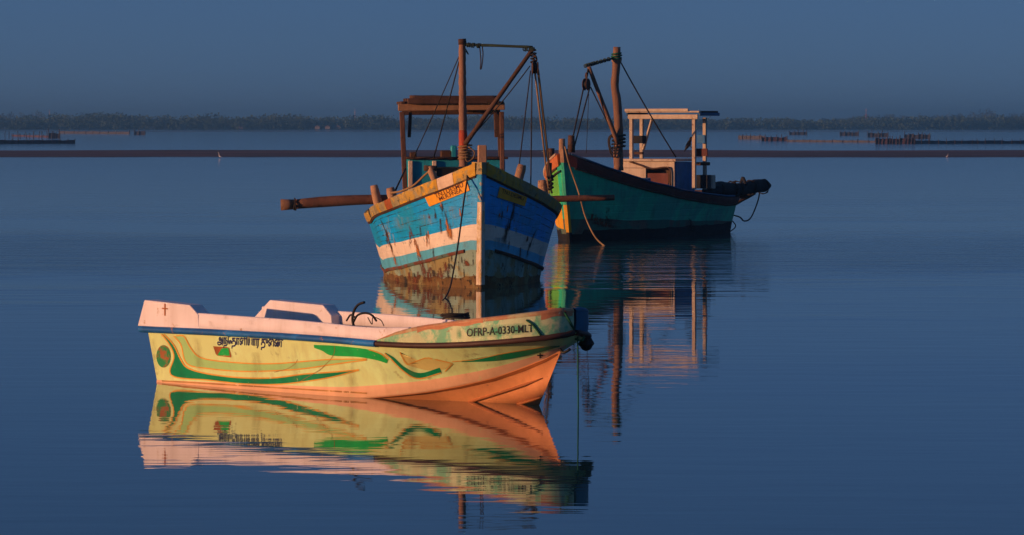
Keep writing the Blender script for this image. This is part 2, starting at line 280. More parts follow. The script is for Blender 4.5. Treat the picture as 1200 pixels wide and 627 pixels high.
# ------------------------------------------------------------------ mesh helpers
class MB:
    def __init__(s): s.v = []; s.f = []; s.mi = []; s.sm = []; s.edge = None
    def add(s, vs, fs, mi=0, smooth=False):
        o = len(s.v); s.v += [tuple(p) for p in vs]
        for f in fs: s.f.append(tuple(i + o for i in f)); s.mi.append(mi); s.sm.append(smooth)
    def grid(s, rows, mi=0, smooth=True, closed_u=False, flip=False, band=None):
        """rows: list of equal-length point lists"""
        n, k = len(rows), len(rows[0]); vs = [p for r in rows for p in r]; o = len(s.v); s.v += [tuple(p) for p in vs]
        for i in range(n - 1):
            for j in range(k if closed_u else k - 1):
                j2 = (j + 1) % k
                f = (o + i * k + j, o + i * k + j2, o + (i + 1) * k + j2, o + (i + 1) * k + j)
                s.f.append(f[::-1] if flip else f); s.mi.append(band(i, j) if band else mi); s.sm.append(smooth)
    def tube(s, path, r, seg=8, mi=0, cap=True, smooth=True):
        path = [Vector(p) for p in path]; n = len(path)
        rs = r if isinstance(r, (list, tuple)) else [r] * n
        rows = []; prev = None
        for i, p in enumerate(path):
            t = (path[min(i + 1, n - 1)] - path[max(i - 1, 0)])
            t = t.normalized() if t.length > 1e-9 else Vector((0, 0, 1))
            if prev is None:
                a = t.cross(Vector((0, 0, 1)));
                if a.length < 1e-3: a = t.cross(Vector((1, 0, 0)))
            else: a = prev - t * prev.dot(t)
            a.normalize(); bb = t.cross(a); prev = a
            rows.append([p + (a * math.cos(2 * math.pi * k / seg) + bb * math.sin(2 * math.pi * k / seg)) * rs[i] for k in range(seg)])
        o = len(s.v); s.grid(rows, mi, smooth, closed_u=True)
        if cap:
            s.f.append(tuple(o + k for k in range(seg))[::-1]); s.mi.append(mi); s.sm.append(False)
            e = o + (n - 1) * seg
            s.f.append(tuple(e + k for k in range(seg))); s.mi.append(mi); s.sm.append(False)
    def box(s, c, size, R=None, mi=0, bev=0.0):
        """a box with softened edges"""
        bm = bmesh.new(); bmesh.ops.create_cube(bm, size=1)
        for v in bm.verts: v.co = Vector((v.co.x * size[0], v.co.y * size[1], v.co.z * size[2]))
        if bev > 0: bmesh.ops.bevel(bm, geom=bm.edges[:], offset=min(bev, min(size) * 0.4), segments=1, affect='EDGES')
        bm.verts.index_update()
        vs = [((R @ v.co) if R else v.co) + Vector(c) for v in bm.verts]
        s.add(vs, [[v.index for v in f.verts] for f in bm.faces], mi); bm.free()
    def beam(s, p0, p1, w, h, mi=0, up=(0, 0, 1), bev=0.008):
        p0, p1 = Vector(p0), Vector(p1); d = p1 - p0; L = d.length; x = d / L
        y = Vector(up).cross(x)
        if y.length < 1e-3: y = Vector((0, 1, 0)).cross(x)
        y.normalize(); z = x.cross(y)
        R = Matrix((x, y, z)).transposed()
        s.box((p0 + p1) / 2, (L, w, h), R, mi, bev)
    def prism(s, poly, off, mi=0):
        """polygon (list of points) swept by the vector off, closed"""
        n = len(poly); off = Vector(off); a = [Vector(p) for p in poly]; b = [p + off for p in a]
        fs = [tuple(range(n))[::-1], tuple(range(n, 2 * n))] + [(i, (i + 1) % n, n + (i + 1) % n, n + i) for i in range(n)]
        s.add(a + b, fs, mi)
    def build(s, name, mats, parent=None, label=None, weld=False):
        me = bpy.data.meshes.new(name); me.from_pydata(s.v, [], s.f); me.update()
        for m in (mats if isinstance(mats, (list, tuple)) else [mats]): me.materials.append(M[m] if isinstance(m, str) else m)
        me.polygons.foreach_set('material_index', s.mi); me.polygons.foreach_set('use_smooth', s.sm)
        if s.edge is not None:
            at = me.attributes.new('edge', 'FLOAT', 'POINT'); at.data.foreach_set('value', s.edge)
        if weld:
            bm = bmesh.new(); bm.from_mesh(me); bmesh.ops.remove_doubles(bm, verts=bm.verts, dist=1e-4)
            bmesh.ops.recalc_face_normals(bm, faces=bm.faces); bm.to_mesh(me); bm.free()
        o = bpy.data.objects.new(name, me); COL.objects.link(o)
        if parent: o.parent = parent
        if label: o['label'] = label
        return o

def tag(o, label=None, cat=None, group=None, kind=None):
    if label: o['label'] = label
    if cat: o['category'] = cat
    if group: o['group'] = group
    if kind: o['kind'] = kind
    return o

def lerp(a, b, t): return a + (b - a) * t
def vl(a, b, t): return Vector(a).lerp(Vector(b), t)
def resample(pl, n):
    pl = [np.array(p, float) for p in pl]; d = [0]
    for i in range(len(pl) - 1): d.append(d[-1] + np.linalg.norm(pl[i + 1] - pl[i]) + 1e-9)
    t = np.linspace(0, d[-1], n); A = np.array(pl)
    return [tuple(np.interp(x, d, A[:, k]) for k in range(A.shape[1])) for x in t]
def smooth_path(pl, n):
    """Catmull-Rom through points"""
    P = [Vector(p) for p in pl]; P = [P[0] * 2 - P[1]] + P + [P[-1] * 2 - P[-2]]; out = []
    m = len(P) - 3
    for q in range(n):
        u = q / (n - 1) * m; i = min(int(u), m - 1); t = u - i
        a, b, c, d = P[i:i + 4]
        out.append(0.5 * ((2 * b) + (c - a) * t + (2 * a - 5 * b + 4 * c - d) * t * t + (3 * b - a - 3 * c + d) * t ** 3))
    return out
def sag(a, b, s, n=12):
    a, b = Vector(a), Vector(b)
    return [a.lerp(b, i / (n - 1)) - Vector((0, 0, s * 4 * (i / (n - 1)) * (1 - i / (n - 1)))) for i in range(n)]

# ------------------------------------------------------------------ photo pixels to places
def ground_d(py): return F * EYE / (py - YH)
def world_pt(px, py, d): return Vector(((px - CX) / F * d, d, EYE - (py - YH) / F * d))

class Frame:
    """a boat standing on the water: origin, heading"""
    def __init__(s, ox, oy, deg):
        s.o = Vector((ox, oy, 0)); s.a = math.radians(deg); s.R = Matrix.Rotation(s.a, 3, 'Z'); s.Ri = s.R.inverted()
    def w2l(s, p): return s.Ri @ (Vector(p) - s.o)
    def l2w(s, p): return s.R @ Vector(p) + s.o
    def ray(s):
        o = s.w2l((0, 0, EYE)); return o
    def lift(s, px, py, fn, d0, d1, n=400):
        """first place along the line of sight where fn changes sign"""
        f0 = fn(*s.w2l(world_pt(px, py, d0))); a = d0
        for i in range(1, n + 1):
            d = d0 + (d1 - d0) * i / n; f1 = fn(*s.w2l(world_pt(px, py, d)))
            if (f0 < 0) != (f1 < 0):
                lo, hi = a, d
                for _ in range(40):
                    mid = (lo + hi) / 2; fm = fn(*s.w2l(world_pt(px, py, mid)))
                    if (fm < 0) == (f0 < 0): lo = mid
                    else: hi = mid
                return s.w2l(world_pt(px, py, (lo + hi) / 2))
            f0, a = f1, d
        return None
    def at_x(s, px, py, xl):
        A = s.w2l(world_pt(px, py, 30)); B = s.w2l(world_pt(px, py, 130)); t = (xl - A.x) / (B.x - A.x); return A.lerp(B, t)
    def at_y(s, px, py, yl):
        A = s.w2l(world_pt(px, py, 30)); B = s.w2l(world_pt(px, py, 130)); t = (yl - A.y) / (B.y - A.y); return A.lerp(B, t)
    def at_z(s, px, py, zl):
        A = s.w2l(world_pt(px, py, 30)); B = s.w2l(world_pt(px, py, 130)); t = (zl - A.z) / (B.z - A.z); return A.lerp(B, t)
    def empty(s, name):
        e = bpy.data.objects.new(name, None); COL.objects.link(e); e.location = s.o; e.rotation_euler = (0, 0, s.a); e.empty_display_size = 0.3
        return e

from mathutils.bvhtree import BVHTree
class Surf:
    """pixel -> point on an already built mesh (in the boat's own frame)"""
    def __init__(s, fr, objs):
        vs, fs = [], []
        for o in objs:
            k = len(vs); vs += [v.co.copy() for v in o.data.vertices]; fs += [tuple(i + k for i in p.vertices) for p in o.data.polygons]
        s.t = BVHTree.FromPolygons(vs, fs); s.fr = fr; s.eye = fr.w2l((0, 0, EYE))
    def hit(s, px, py):
        d = (s.fr.w2l(world_pt(px, py, 50)) - s.eye).normalized()
        loc, nor, i, dist = s.t.ray_cast(s.eye, d)
        if loc is None: return None, None
        if nor.dot(d) > 0: nor = -nor
        return loc, nor
    def pt(s, px, py, off=0.004):
        loc, nor = s.hit(px, py)
        return None if loc is None else loc + nor * off

def decal(surf, name, upper, lower, mat, parent, off=0.004, n=None, m=3, edge=False):
    """painted shape between two pixel polylines, laid on the surface as a thin skin"""
    Lp = sum(math.dist(upper[i], upper[i + 1]) for i in range(len(upper) - 1))
    n = n or max(4, int(Lp / 4)); U = resample(upper, n); Lo = resample(lower, n)
    mb = MB(); rows = []; last = None; ed = []
    for u, l in zip(U, Lo):
        r = []
        for j in range(m + 1):
            t = j / m; p = surf.pt(lerp(u[0], l[0], t), lerp(u[1], l[1], t), off)
            if p is None: p = last
            if p is None: r = None; break
            r.append(p); last = p
        if r: rows.append(r)
    if len(rows) < 2: return None
    mb.grid(rows)
    if edge:
        k = m + 1; nr = len(rows)
        mb.edge = [(0.25 + 1.1 * (1 - abs(2 * (j / m) - 1))) * (min(1, i / 2 + .3)) * min(1.0, (nr - 1 - i) / (nr * .3)) for i in range(nr) for j in range(k)]
    return mb.build(name, mat, parent)
def decal_line(surf, name, pl, wpx, mat, parent, off=0.006):
    P = resample(pl, max(4, int(sum(math.dist(pl[i], pl[i + 1]) for i in range(len(pl) - 1)) / 4)))
    up, lo = [], []
    for i, p in enumerate(P):
        a, b = P[max(i - 1, 0)], P[min(i + 1, len(P) - 1)]; dx, dy = b[0] - a[0], b[1] - a[1]; q = math.hypot(dx, dy) + 1e-9
        nx, ny = -dy / q * wpx / 2, dx / q * wpx / 2
        up.append((p[0] - nx, p[1] - ny)); lo.append((p[0] + nx, p[1] + ny))
    return decal(surf, name, up, lo, mat, parent, off, n=len(P), m=1)
def decal_poly(surf, name, poly, mat, parent, off=0.005):
    """convex-ish painted polygon fanned from its centre"""
    P = resample(poly + [poly[0]], max(12, len(poly) * 5))[:-1]; c = np.mean(np.array(P), 0); mb = MB(); rows = []
    for t in (0.02, 0.5, 1.0):
        r = []
        for p in P:
            q = surf.pt(lerp(c[0], p[0], t), lerp(c[1], p[1], t), off)
            if q is None: return None
            r.append(q)
        rows.append(r)
    mb.grid(rows, closed_u=True); mb.add(rows[0], [tuple(range(len(P)))])
    return mb.build(name, mat, parent)

def text_mesh2d(s, bold=0.0, align='LEFT'):
    cu = bpy.data.curves.new('txt', 'FONT'); cu.body = s; cu.size = 1; cu.resolution_u = 2; cu.offset = bold
    o = bpy.data.objects.new('txt', cu); COL.objects.link(o)
    dg = bpy.context.evaluated_depsgraph_get(); me = o.evaluated_get(dg).to_mesh()
    vs = [(v.co.x, v.co.y) for v in me.vertices]; fs = [tuple(p.vertices) for p in me.polygons]
    o.evaluated_get(dg).to_mesh_clear(); bpy.data.objects.remove(o); bpy.data.curves.remove(cu)
    return vs, fs
def decal_text(surf, name, s, quad, mat, parent, off=0.007, bold=0.012):
    """lettering written into the pixel quad (bottom-left, bottom-right, top-right, top-left)"""
    vs, fs = text_mesh2d(s, bold)
    if not vs: return None
    x0, x1 = min(v[0] for v in vs), max(v[0] for v in vs); y0, y1 = min(v[1] for v in vs), max(v[1] for v in vs)
    out = []
    for x, y in vs:
        u, v = (x - x0) / (x1 - x0), (y - y0) / (y1 - y0)
        bx, by = lerp(quad[0][0], quad[1][0], u), lerp(quad[0][1], quad[1][1], u); tx, ty = lerp(quad[3][0], quad[2][0], u), lerp(quad[3][1], quad[2][1], u)
        p = surf.pt(lerp(bx, tx, v), lerp(by, ty, v), off)
        if p is None: return None
        out.append(p)
    mb = MB(); mb.add(out, fs); return mb.build(name, mat, parent)

def pole(p0, p1, r0, r1, n=14, crook=0.02, seed=0, seg=10, knots=0.06):
    """a slightly crooked, uneven timber"""
    rnd = random.Random(seed); path = []; rs = []
    p0, p1 = Vector(p0), Vector(p1); L = (p1 - p0).length
    for i in range(n):
        t = i / (n - 1); e = math.sin(math.pi * t)
        o = Vector(noise.noise_vector(Vector((seed * 3.1, t * 2.2, 0.3)))) * crook * L * e
        path.append(p0.lerp(p1, t) + o); rs.append(lerp(r0, r1, t) * (1 + rnd.uniform(-knots, knots)))
    return path, rs
def coil(c, axis, R, r, turns, length, seed=0, seg=6):
    """rope wound round a spar"""
    axis = Vector(axis).normalized(); a = axis.cross(Vector((0, 1, 0.3))).normalized(); b = axis.cross(a); rnd = random.Random(seed); path = []
    n = int(turns * 14)
    for i in range(n):
        t = i / (n - 1); ang = 2 * math.pi * turns * t; rr = R * (1 + rnd.uniform(-.05, .12))
        path.append(Vector(c) + axis * ((t - .5) * length + rnd.uniform(-.008, .008)) + (a * math.cos(ang) + b * math.sin(ang)) * rr)
    return path

# ================================================================== SETTING
# water: one sheet to the horizon
mb = MB(); mb.add([(-6000, -300, 0), (6000, -300, 0), (6000, 9000, 0), (-6000, 9000, 0)], [(0, 1, 2, 3)])
tag(mb.build('water', 'water'), 'still blue lagoon water with fine ripples', None, kind='structure')

# mud bank across the lagoon
def bank(name, mat, y0f, y1f, x0, x1, top, n=400, m=7):
    mb = MB(); rows = []
    for i in range(n + 1):
        x = lerp(x0, x1, i / n); a, b = y0f(x), y1f(x); r = []
        for j in range(m + 1):
            t = j / m; t = [0, .04, .14, .32, .5, .7, .9, 1][j] if m == 7 else t; h = top * min(1, math.sin(math.pi * t) * 3.5 + .25) * (0.75 + 0.5 * noise.noise(Vector((x * .06, t * 3, 2.0)))) if 0 < j < m else -0.05
            r.append((x, lerp(a, b, t), max(h, -0.05)))
        rows.append(r)
    mb.grid(rows, flip=True); return tag(mb.build(name, mat), kind='structure')
nz1 = lambda x, s, k: noise.noise(Vector((x * s, k, 0.7)))
D0, D1 = ground_d(184.6), ground_d(176.6)
bank('mudflat', 'mud', lambda x: D0 + 13 * nz1(x, .022, 1) + 3 * nz1(x, .17, 3) + 1.6 * nz1(x, .6, 8) + x * 0.03, lambda x: D1 + 16 * nz1(x, .017, 5) + 4 * nz1(x, .11, 6) + x * 0.03, -420, 420, 0.16)
# far shore
D2 = F * EYE / 7.0
bank('shore', 'land', lambda x: D2 + 25 * nz1(x, .006, 9) + 6 * nz1(x, .05, 2), lambda x: 7500, -3000, 3000, 1.2, n=300, m=5)
bank('mudflat', 'mud', lambda x: D2 * .78 + 40 * nz1(x, .01, 4), lambda x: D2 * .83 + 40 * nz1(x, .008, 7), -900, 900, 0.08, n=200)

# far wood: thousands of leaf clumps
def wood(name, mat, trees, leaf, per, seed):
    rng = np.random.default_rng(seed); V = []; 
    for (x, y, h, r) in trees:
        k = int(per * (0.6 + 0.4 * h / 8)); 
        u = rng.normal(size=(k, 3)); u /= np.linalg.norm(u, axis=1)[:, None]; rad = rng.uniform(.35, 1, (k, 1)) ** .5
        c = u * rad * np.array([r, r, h * .52]) + np.array([x, y, h * .5]); c[:, 2] = np.abs(c[:, 2]) + 0.2
        sz = leaf * rng.uniform(.5, 1.5, (k, 1, 1)); tri = rng.normal(size=(k, 3, 3)); tri /= np.linalg.norm(tri, axis=2)[:, :, None]
        V.append((c[:, None, :] + tri * sz).reshape(-1, 3))
    V = np.concatenate(V); n = len(V) // 3
    me = bpy.data.meshes.new(name); me.vertices.add(len(V)); me.vertices.foreach_set('co', V.ravel())
    me.loops.add(n * 3); me.loops.foreach_set('vertex_index', np.arange(n * 3)); me.polygons.add(n)
    me.polygons.foreach_set('loop_start', np.arange(n) * 3); me.polygons.foreach_set('loop_total', np.full(n, 3)); me.update(calc_edges=True)
    me.materials.append(M[mat]); o = bpy.data.objects.new(name, me); COL.objects.link(o); return o
rng = np.random.default_rng(3)
PXM = D2 / F
def top_px(px):                                   # height of the treeline above the shore in photo pixels
    return np.interp(px, [-300, 0, 60, 130, 200, 300, 400, 500, 650, 830, 950, 1000, 1080, 1200, 1500], [15, 15.5, 15, 16.5, 15, 13.5, 12.5, 12, 11.5, 10.5, 10.5, 10, 13, 13.5, 14])
trees = []
for i in range(1900):
    px = rng.uniform(-500, 1700); dd = rng.uniform(D2 + 45, D2 + 170); x = (px - CX) / F * dd
    h = (top_px(px) + 4) * PXM * rng.uniform(.5, 1.0) * (1 + .22 * nz1(px, .022, 6) + .16 * nz1(px, .07, 2)); trees.append((x, dd, h, h * rng.uniform(.5, 1.3)))
tag(wood('mangrove_forest', 'leaf', trees, .75, 130, 5), 'dark green mangrove forest along the far shore', 'forest', kind='stuff')
trees = []
for i in range(420):
    px = rng.choice([rng.uniform(985, 1800), rng.uniform(-600, 210)], p=[.65, .35]); dd = rng.uniform(3300, 3900); x = (px - CX) / F * dd
    base = np.interp(px, [-600, 0, 60, 140, 210, 985, 1040, 1110, 1200, 1800], [15, 15, 16, 9, 3, 9, 13, 17, 19, 20]); clump = .8 + .35 * nz1(px, .06, 3)
    h = 3 + base * dd / F * clump * rng.uniform(.75, 1.05); trees.append((x, dd, h, rng.uniform(3, 6)))
tag(wood('palm_grove', 'leaf2', trees, 1.0, 80, 8), 'faint hazy palm grove rising behind the far forest', 'forest', kind='stuff')

def run(surf, pl, w0, w1, mat, parent, off=.006):
    P = resample(pl, 16); up, lo = [], []
    for i, p in enumerate(P):
        w = lerp(w0, w1, i / 15) / 2 * (1 + .25 * math.sin(i * 1.7)); up.append((p[0] - w, p[1])); lo.append((p[0] + w, p[1]))
    decal(surf, 'stain', up, lo, mat, parent, off, n=16, m=4, edge=True)

# ================================================================== FIBREGLASS BOAT (near)
fn_ = Frame(-3.83, 48.08, -47.0)
boat = fn_.empty('fibreglass_boat')
tag(boat, 'open yellow fibreglass boat with green swooshes and peach white gunwales, nearest in front', 'boat')
LR, LC, LK = 6.66, 6.44, 6.07
def b_rail(x): return 0.92 if x < 3.6 else 0.92 * max(0, 1 - ((x - 3.6) / (LR - 3.6)) ** 2.6) ** .45 if x < LR else 0.0
def b_ch(x): return 0.76 if x < 2.4 else 0.76 * max(0, 1 - ((x - 2.4) / (LC - 2.4)) ** 2.0) ** .95 if x < LC else 0.0
def lift_curve(fr, pl, bf, d0, d1):
    out = []
    for px, py in pl:
        q = fr.lift(px, py, lambda x, y, z: y + bf(x), d0, d1)
        if q is not None: out.append((q.x, q.z))
    out.sort(); return np.array(out)
rc = lift_curve(fn_, [(168, 386), (230, 388.5), (330, 394), (400, 399), (440, 403), (480, 405), (516, 405), (560, 403), (600, 400), (640, 396), (664, 392.5)], b_rail, 40, 52)
cc = lift_curve(fn_, [(187, 452), (300, 461), (400, 468.5), (430, 467), (500, 460), (580, 443), (640, 420)], b_ch, 40, 52)
def z_rail(x): return float(np.interp(x, list(rc[:, 0]) + [LR], list(rc[:, 1]) + [rc[-1, 1] + .02]))
def z_ch(x): return float(np.interp(x, list(cc[:, 0]) + [LC], list(cc[:, 1]) + [.645]))
def z_k(x): return -.22 if x < 4.9 else lerp(-.22, 0.0, ((x - 4.9) / (LK - 4.9)) ** 1.6)
def sm_(f, x, L):                                 # smoothed interpolation
    return sum(f(min(max(x + o, 0), L)) for o in (-.25, -.12, 0, .12, .25)) / 5 if x < L - .3 else f(x)
NS = 64
es = [1 - (1 - i / NS) ** 1.9 for i in range(NS + 1)]
def near_section(e):
    s = e
    K = Vector((LK * e, 0, z_k(LK * e))); C = Vector((LC * e, b_ch(LC * e), sm_(z_ch, LC * e, LC))); Rr = Vector((LR * e, b_rail(LR * e), sm_(z_rail, LR * e, LR)))
    pts = [K, K.lerp(C, .5), C]
    for v in (.03, .1 + .2 * s, .35, .5, .65, .8, .92, 1.0):
        p = C.lerp(Rr, v); p.y = C.y + (Rr.y - C.y) * v ** (1 + .55 * s); pts.append(p)
        if v == .03: pts[-1].y += .022 * (1 - s ** 6)     # chine lip
    return pts
secs = [near_section(e) for e in es]
mb = MB()
bandm = lambda i, j: 2 if j < 2 else (1 if j < 4 else 0)
mb.grid([[Vector((p.x, -p.y, p.z)) for p in s] for s in secs], band=bandm, flip=True)
mb.grid(secs, band=bandm)
o0 = len(mb.v); tr = [Vector((p.x, -p.y, p.z)) for p in secs[0]][::-1] + secs[0][1:]
mb.add(tr, [tuple(range(len(tr)))], 0)
hull = mb.build('hull', ['yellow', 'salmon', 'orange'], boat, weld=True)
SN = Surf(fn_, [hull])
# rub rails: blue aft, brown forward
def rail_tube(x0, x1, side, rad_y, rad_z, n, mat, name):
    mb = MB(); rows = []
    for i in range(n + 1):
        x = lerp(x0, x1, 1 - (1 - i / n) ** (2.6 if x1 > 6 else 1)); xx = min(max(x, 0), LR); e = xx / LR
        z = sm_(z_rail, xx, LR); b = b_rail(xx)
        nx_ = Vector((b_rail(max(xx - .02, 0)) - b_rail(min(xx + .02, LR - 1e-4)), .04)).normalized()
        c = Vector((x, b, z)); nv = Vector((nx_.x, nx_.y, 0)); rows.append([c + nv * (rad_y * math.cos(t)) + Vector((0, 0, rad_z * math.sin(t))) for t in [2 * math.pi * k / 8 + math.pi / 8 for k in range(8)]])
    rows = [[Vector((p.x, p.y * side, p.z)) for p in r] for r in rows]
    mb.grid(rows, closed_u=True, flip=side < 0); mb.add(rows[0], [tuple(range(8))]); mb.add(rows[-1], [tuple(range(8))])
    return mb.build(name, mat, boat)
xb = fn_.lift(441, 403, lambda x, y, z: y + b_rail(x), 40, 52).x
for sd in (-1, 1):
    rail_tube(-.13, xb, sd, .05, .042, 40, 'bluerail', 'rub_rail')
    rail_tube(xb + .005, LR - .0003, sd, .035, .034, 46, 'brownrail', 'bow_rail')
# coamings
bco = lambda x: max(b_rail(x) - .055, 0)
ct = lift_curve(fn_, [(232, 367), (280, 370.5), (330, 374), (380, 378.5), (415, 382.5), (440, 384)], bco, 40, 52)
ctx, ctz = list(ct[:, 0]), list(ct[:, 1])
def z_ct(x): return float(np.interp(x, ctx + [ctx[-1] + 1.2, LR], ctz + [ctz[-1] + .05, ctz[-1] + .2]))
def shell(x0, x1, ztop, zbot, bout, th, side, name, mat, n=30, label=None):
    mb = MB(); rows = []
    for i in range(n + 1):
        x = lerp(x0, x1, i / n); b = bout(x); zt, zb = ztop(x), zbot(x)
        rows.append([Vector((x, side * b, zb)), Vector((x, side * (b - .005), lerp(zb, zt, .5))), Vector((x, side * (b - .012), zt - .012)), Vector((x, side * (b - .022), zt)), Vector((x, side * (b - th), zt)), Vector((x, side * (b - th - .008), zt - .012)), Vector((x, side * (b - th), zb))])
    mb.grid(rows, closed_u=True, flip=side > 0); mb.add(rows[0], [tuple(range(7))]); mb.add(rows[-1], [tuple(range(7))])
    return mb.build(name, mat, boat, label)
xe = 4.75
for sd in (-1, 1):
    co_ = shell(0.0 if sd < 0 else .12, xe, z_ct, lambda x: sm_(z_rail, x, LR) + .005, bco, .055, sd, 'coaming', 'coam', 40)
    if sd < 0: SCO = Surf(fn_, [co_])
# raised stern blocks of the coaming
def stern_block(side, prof):
    """prof: list of (x, z) outline, z from the coaming's foot"""
    mb = MB(); n = len(prof); th = .2
    o = [Vector((x, side * (.868), z)) for x, z in prof]; i_ = [Vector((x, side * (.868 - th), z)) for x, z in prof]
    mb.add(o + i_, [tuple(range(n)), tuple(range(n, 2 * n))[::-1]] + [(k, n + k, n + (k + 1) % n, (k + 1) % n) for k in range(n)])
    ob = mb.build('stern_block', 'coam', boat, weld=True)
    md = ob.modifiers.new('bevel', 'BEVEL'); md.width = .012; md.segments = 2
    return ob
A = [fn_.at_y(px, py, -.868) for px, py in ((161, 382), (169, 351.5), (222, 357.5), (232, 368))]
zf = A[0].z
blk = stern_block(-1, [(A[0].x, zf), (A[1].x, A[1].z), (A[2].x, A[2].z), (A[3].x, A[3].z - .01), (A[3].x + .02, zf)])
Bp = [fn_.at_y(px, py, .668) for px, py in ((298, 371.5), (316, 351.5), (378, 357.5), (388, 370))]
blkp = stern_block(1, [(Bp[0].x - .1, zf - .03), (Bp[0].x, Bp[0].z), (Bp[1].x, Bp[1].z), (Bp[2].x, Bp[2].z), (Bp[3].x, Bp[3].z), (Bp[3].x + .02, zf - .03)])
# liner, sole, foredeck, transom top
mb = MB(); rows = []
for i in range(31):
    x = lerp(.04, 4.6, i / 30); b = min(.80, b_rail(x) - .12); zt = sm_(z_rail, x, LR) + .01; bf = max(.05, b_ch(x * LC / LR) - .14); zf_ = max(.16, z_ch(x) + .12)
    rows.append([Vector((x, -b, zt)), Vector((x, -bf, zf_)), Vector((x, -bf * .5, zf_ - .04)), Vector((x, bf * .5, zf_ - .04)), Vector((x, bf, zf_)), Vector((x, b, zt))])
mb.grid(rows); mb.build('cockpit_liner', 'sole', boat)
mb = MB(); rows = []
for i in range(25):
    x = lerp(4.55, LR - .06, i / 24); b = max(b_rail(x) - .05, .01); z = sm_(z_rail, x, LR) + .03
    rows.append([Vector((x, b * t, z + .05 * (1 - t * t))) for t in np.linspace(-1, 1, 9)])
mb.grid(rows); mb.prism([rows[0][k] for k in range(9)] + [rows[0][8] * .999 - Vector((0, .2, .08)), rows[0][0] - Vector((0, -.2, .08))], (-.03, 0, 0)); mb.build('foredeck', 'coam', boat)
mb = MB(); mb.beam((.05, -.8, .60), (.05, .8, .60), .08, .16, bev=.02); mb.build('transom_board', 'coam', boat)
# thwart
mb = MB(); mb.beam((2.0, -.8, .50), (2.0, .8, .50), .28, .04, bev=.01); mb.build('thwart', 'brownp', boat)
mb = MB(); mb.beam((3.55, -.8, .50), (3.55, .8, .50), .28, .04, bev=.01); mb.build('thwart', 'sole', boat)
# bow bulwark: face and rolled cap, on both sides round the bow
bb_px = [(441, 398.5), (450, 394.5), (465, 388), (480, 384), (500, 380.5), (545, 374.5), (600, 368.5), (640, 364), (664, 360.5)]
bw_in = lambda x: max(b_rail(x) - .015, 0)
bt = lift_curve(fn_, bb_px, bw_in, 40, 52)
def z_bt(x): return float(np.interp(x, list(bt[:, 0]) + [LR], list(bt[:, 1]) + [bt[-1, 1] - .01]))
mbf, mbc = MB(), MB(); nB = 44; xs = [xb + (LR - .0002 - xb) * (1 - (1 - i / nB) ** 3.0) for i in range(nB + 1)]
face_rows, cap_rows = [], []
def bow_pt(x, inset, z, side): 
    b = b_rail(min(x, LR)); t = max(0, (x - 5.2) / (LR - 5.2))
    return Vector((x - inset * t ** 2 * 1.2, side * max(b - inset * (1 - t ** 4 * .6), 0), z))
for sd in (-1, 1):
    fr_, cr_ = [], []
    for x in xs:
        z0 = sm_(z_rail, x, LR) + .025; z1 = max(z_bt(x), z0 + .004); hh = z1 - z0; cr = min(.05, hh * .32)
        fr_.append([bow_pt(x, .012, z0, sd), bow_pt(x, .0, z0 + hh * .4, sd), bow_pt(x, .006, z1 - cr, sd)])
        cr_.append([bow_pt(x, .006, z1 - cr, sd), bow_pt(x, .0, z1 - cr * .5, sd), bow_pt(x, .015, z1 - cr * .12, sd), bow_pt(x, .045, z1, sd), bow_pt(x, .075, z1 - cr * .2, sd), bow_pt(x, .085, z1 - cr, sd), bow_pt(x, .085, z0, sd)])
    mbf.grid(fr_, flip=sd < 0, mi=int(sd > 0)); mbc.grid(cr_, flip=sd < 0, mi=int(sd > 0))
bulw = mbf.build('bow_bulwark', ['bulwark', 'bowblue'], boat, weld=True)
m_cap = MB()
cap = mbc.build('bulwark_cap', ['capmix', 'bowblue'], boat, weld=True)
SB = Surf(fn_, [bulw, cap])
# worn brown stretches of the cap
for (xa, xz) in ((476, 566), (634, 671)):
    up = [(px, np.interp(px, [p[0] for p in bb_px] + [672], [p[1] for p in bb_px] + [360]) + .3) for px in np.linspace(xa, xz, 20)]
    lo = [(px, y + 6.5 + 1.2 * math.sin(px * .21) + (2.5 if xa > 600 else 0)) for px, y in up]
    decal(SB, 'worn_patch', up, lo, 'worncap', boat, .003, m=5)
# bow fender, eye
mb = MB(); c = fn_.w2l(world_pt(687, 402, 43.75)); rows = []
for i in range(13):
    t = i / 12; r = []
    for j in range(14):
        a = 2 * math.pi * j / 14; R_ = (.012 + .062 * math.sin(math.pi * t) ** .6) * (1 + .25 * noise.noise(Vector((t * 4, math.cos(a), math.sin(a)))))
        r.append(c + Vector((R_ * math.cos(a) * 1.15, R_ * math.sin(a) * 1.1, .09 - .18 * t)))
    rows.append(r)
mb.grid(rows, closed_u=True); mb.build('bow_fender', 'rubber', boat)
mb = MB(); mb.tube(smooth_path([(LR - .26, -.02, .70), (LR - .16, -.04, .62), (LR - .08, .0, .66)], 9), .016, 8); mb.build('towing_eye', 'rubber', boat)

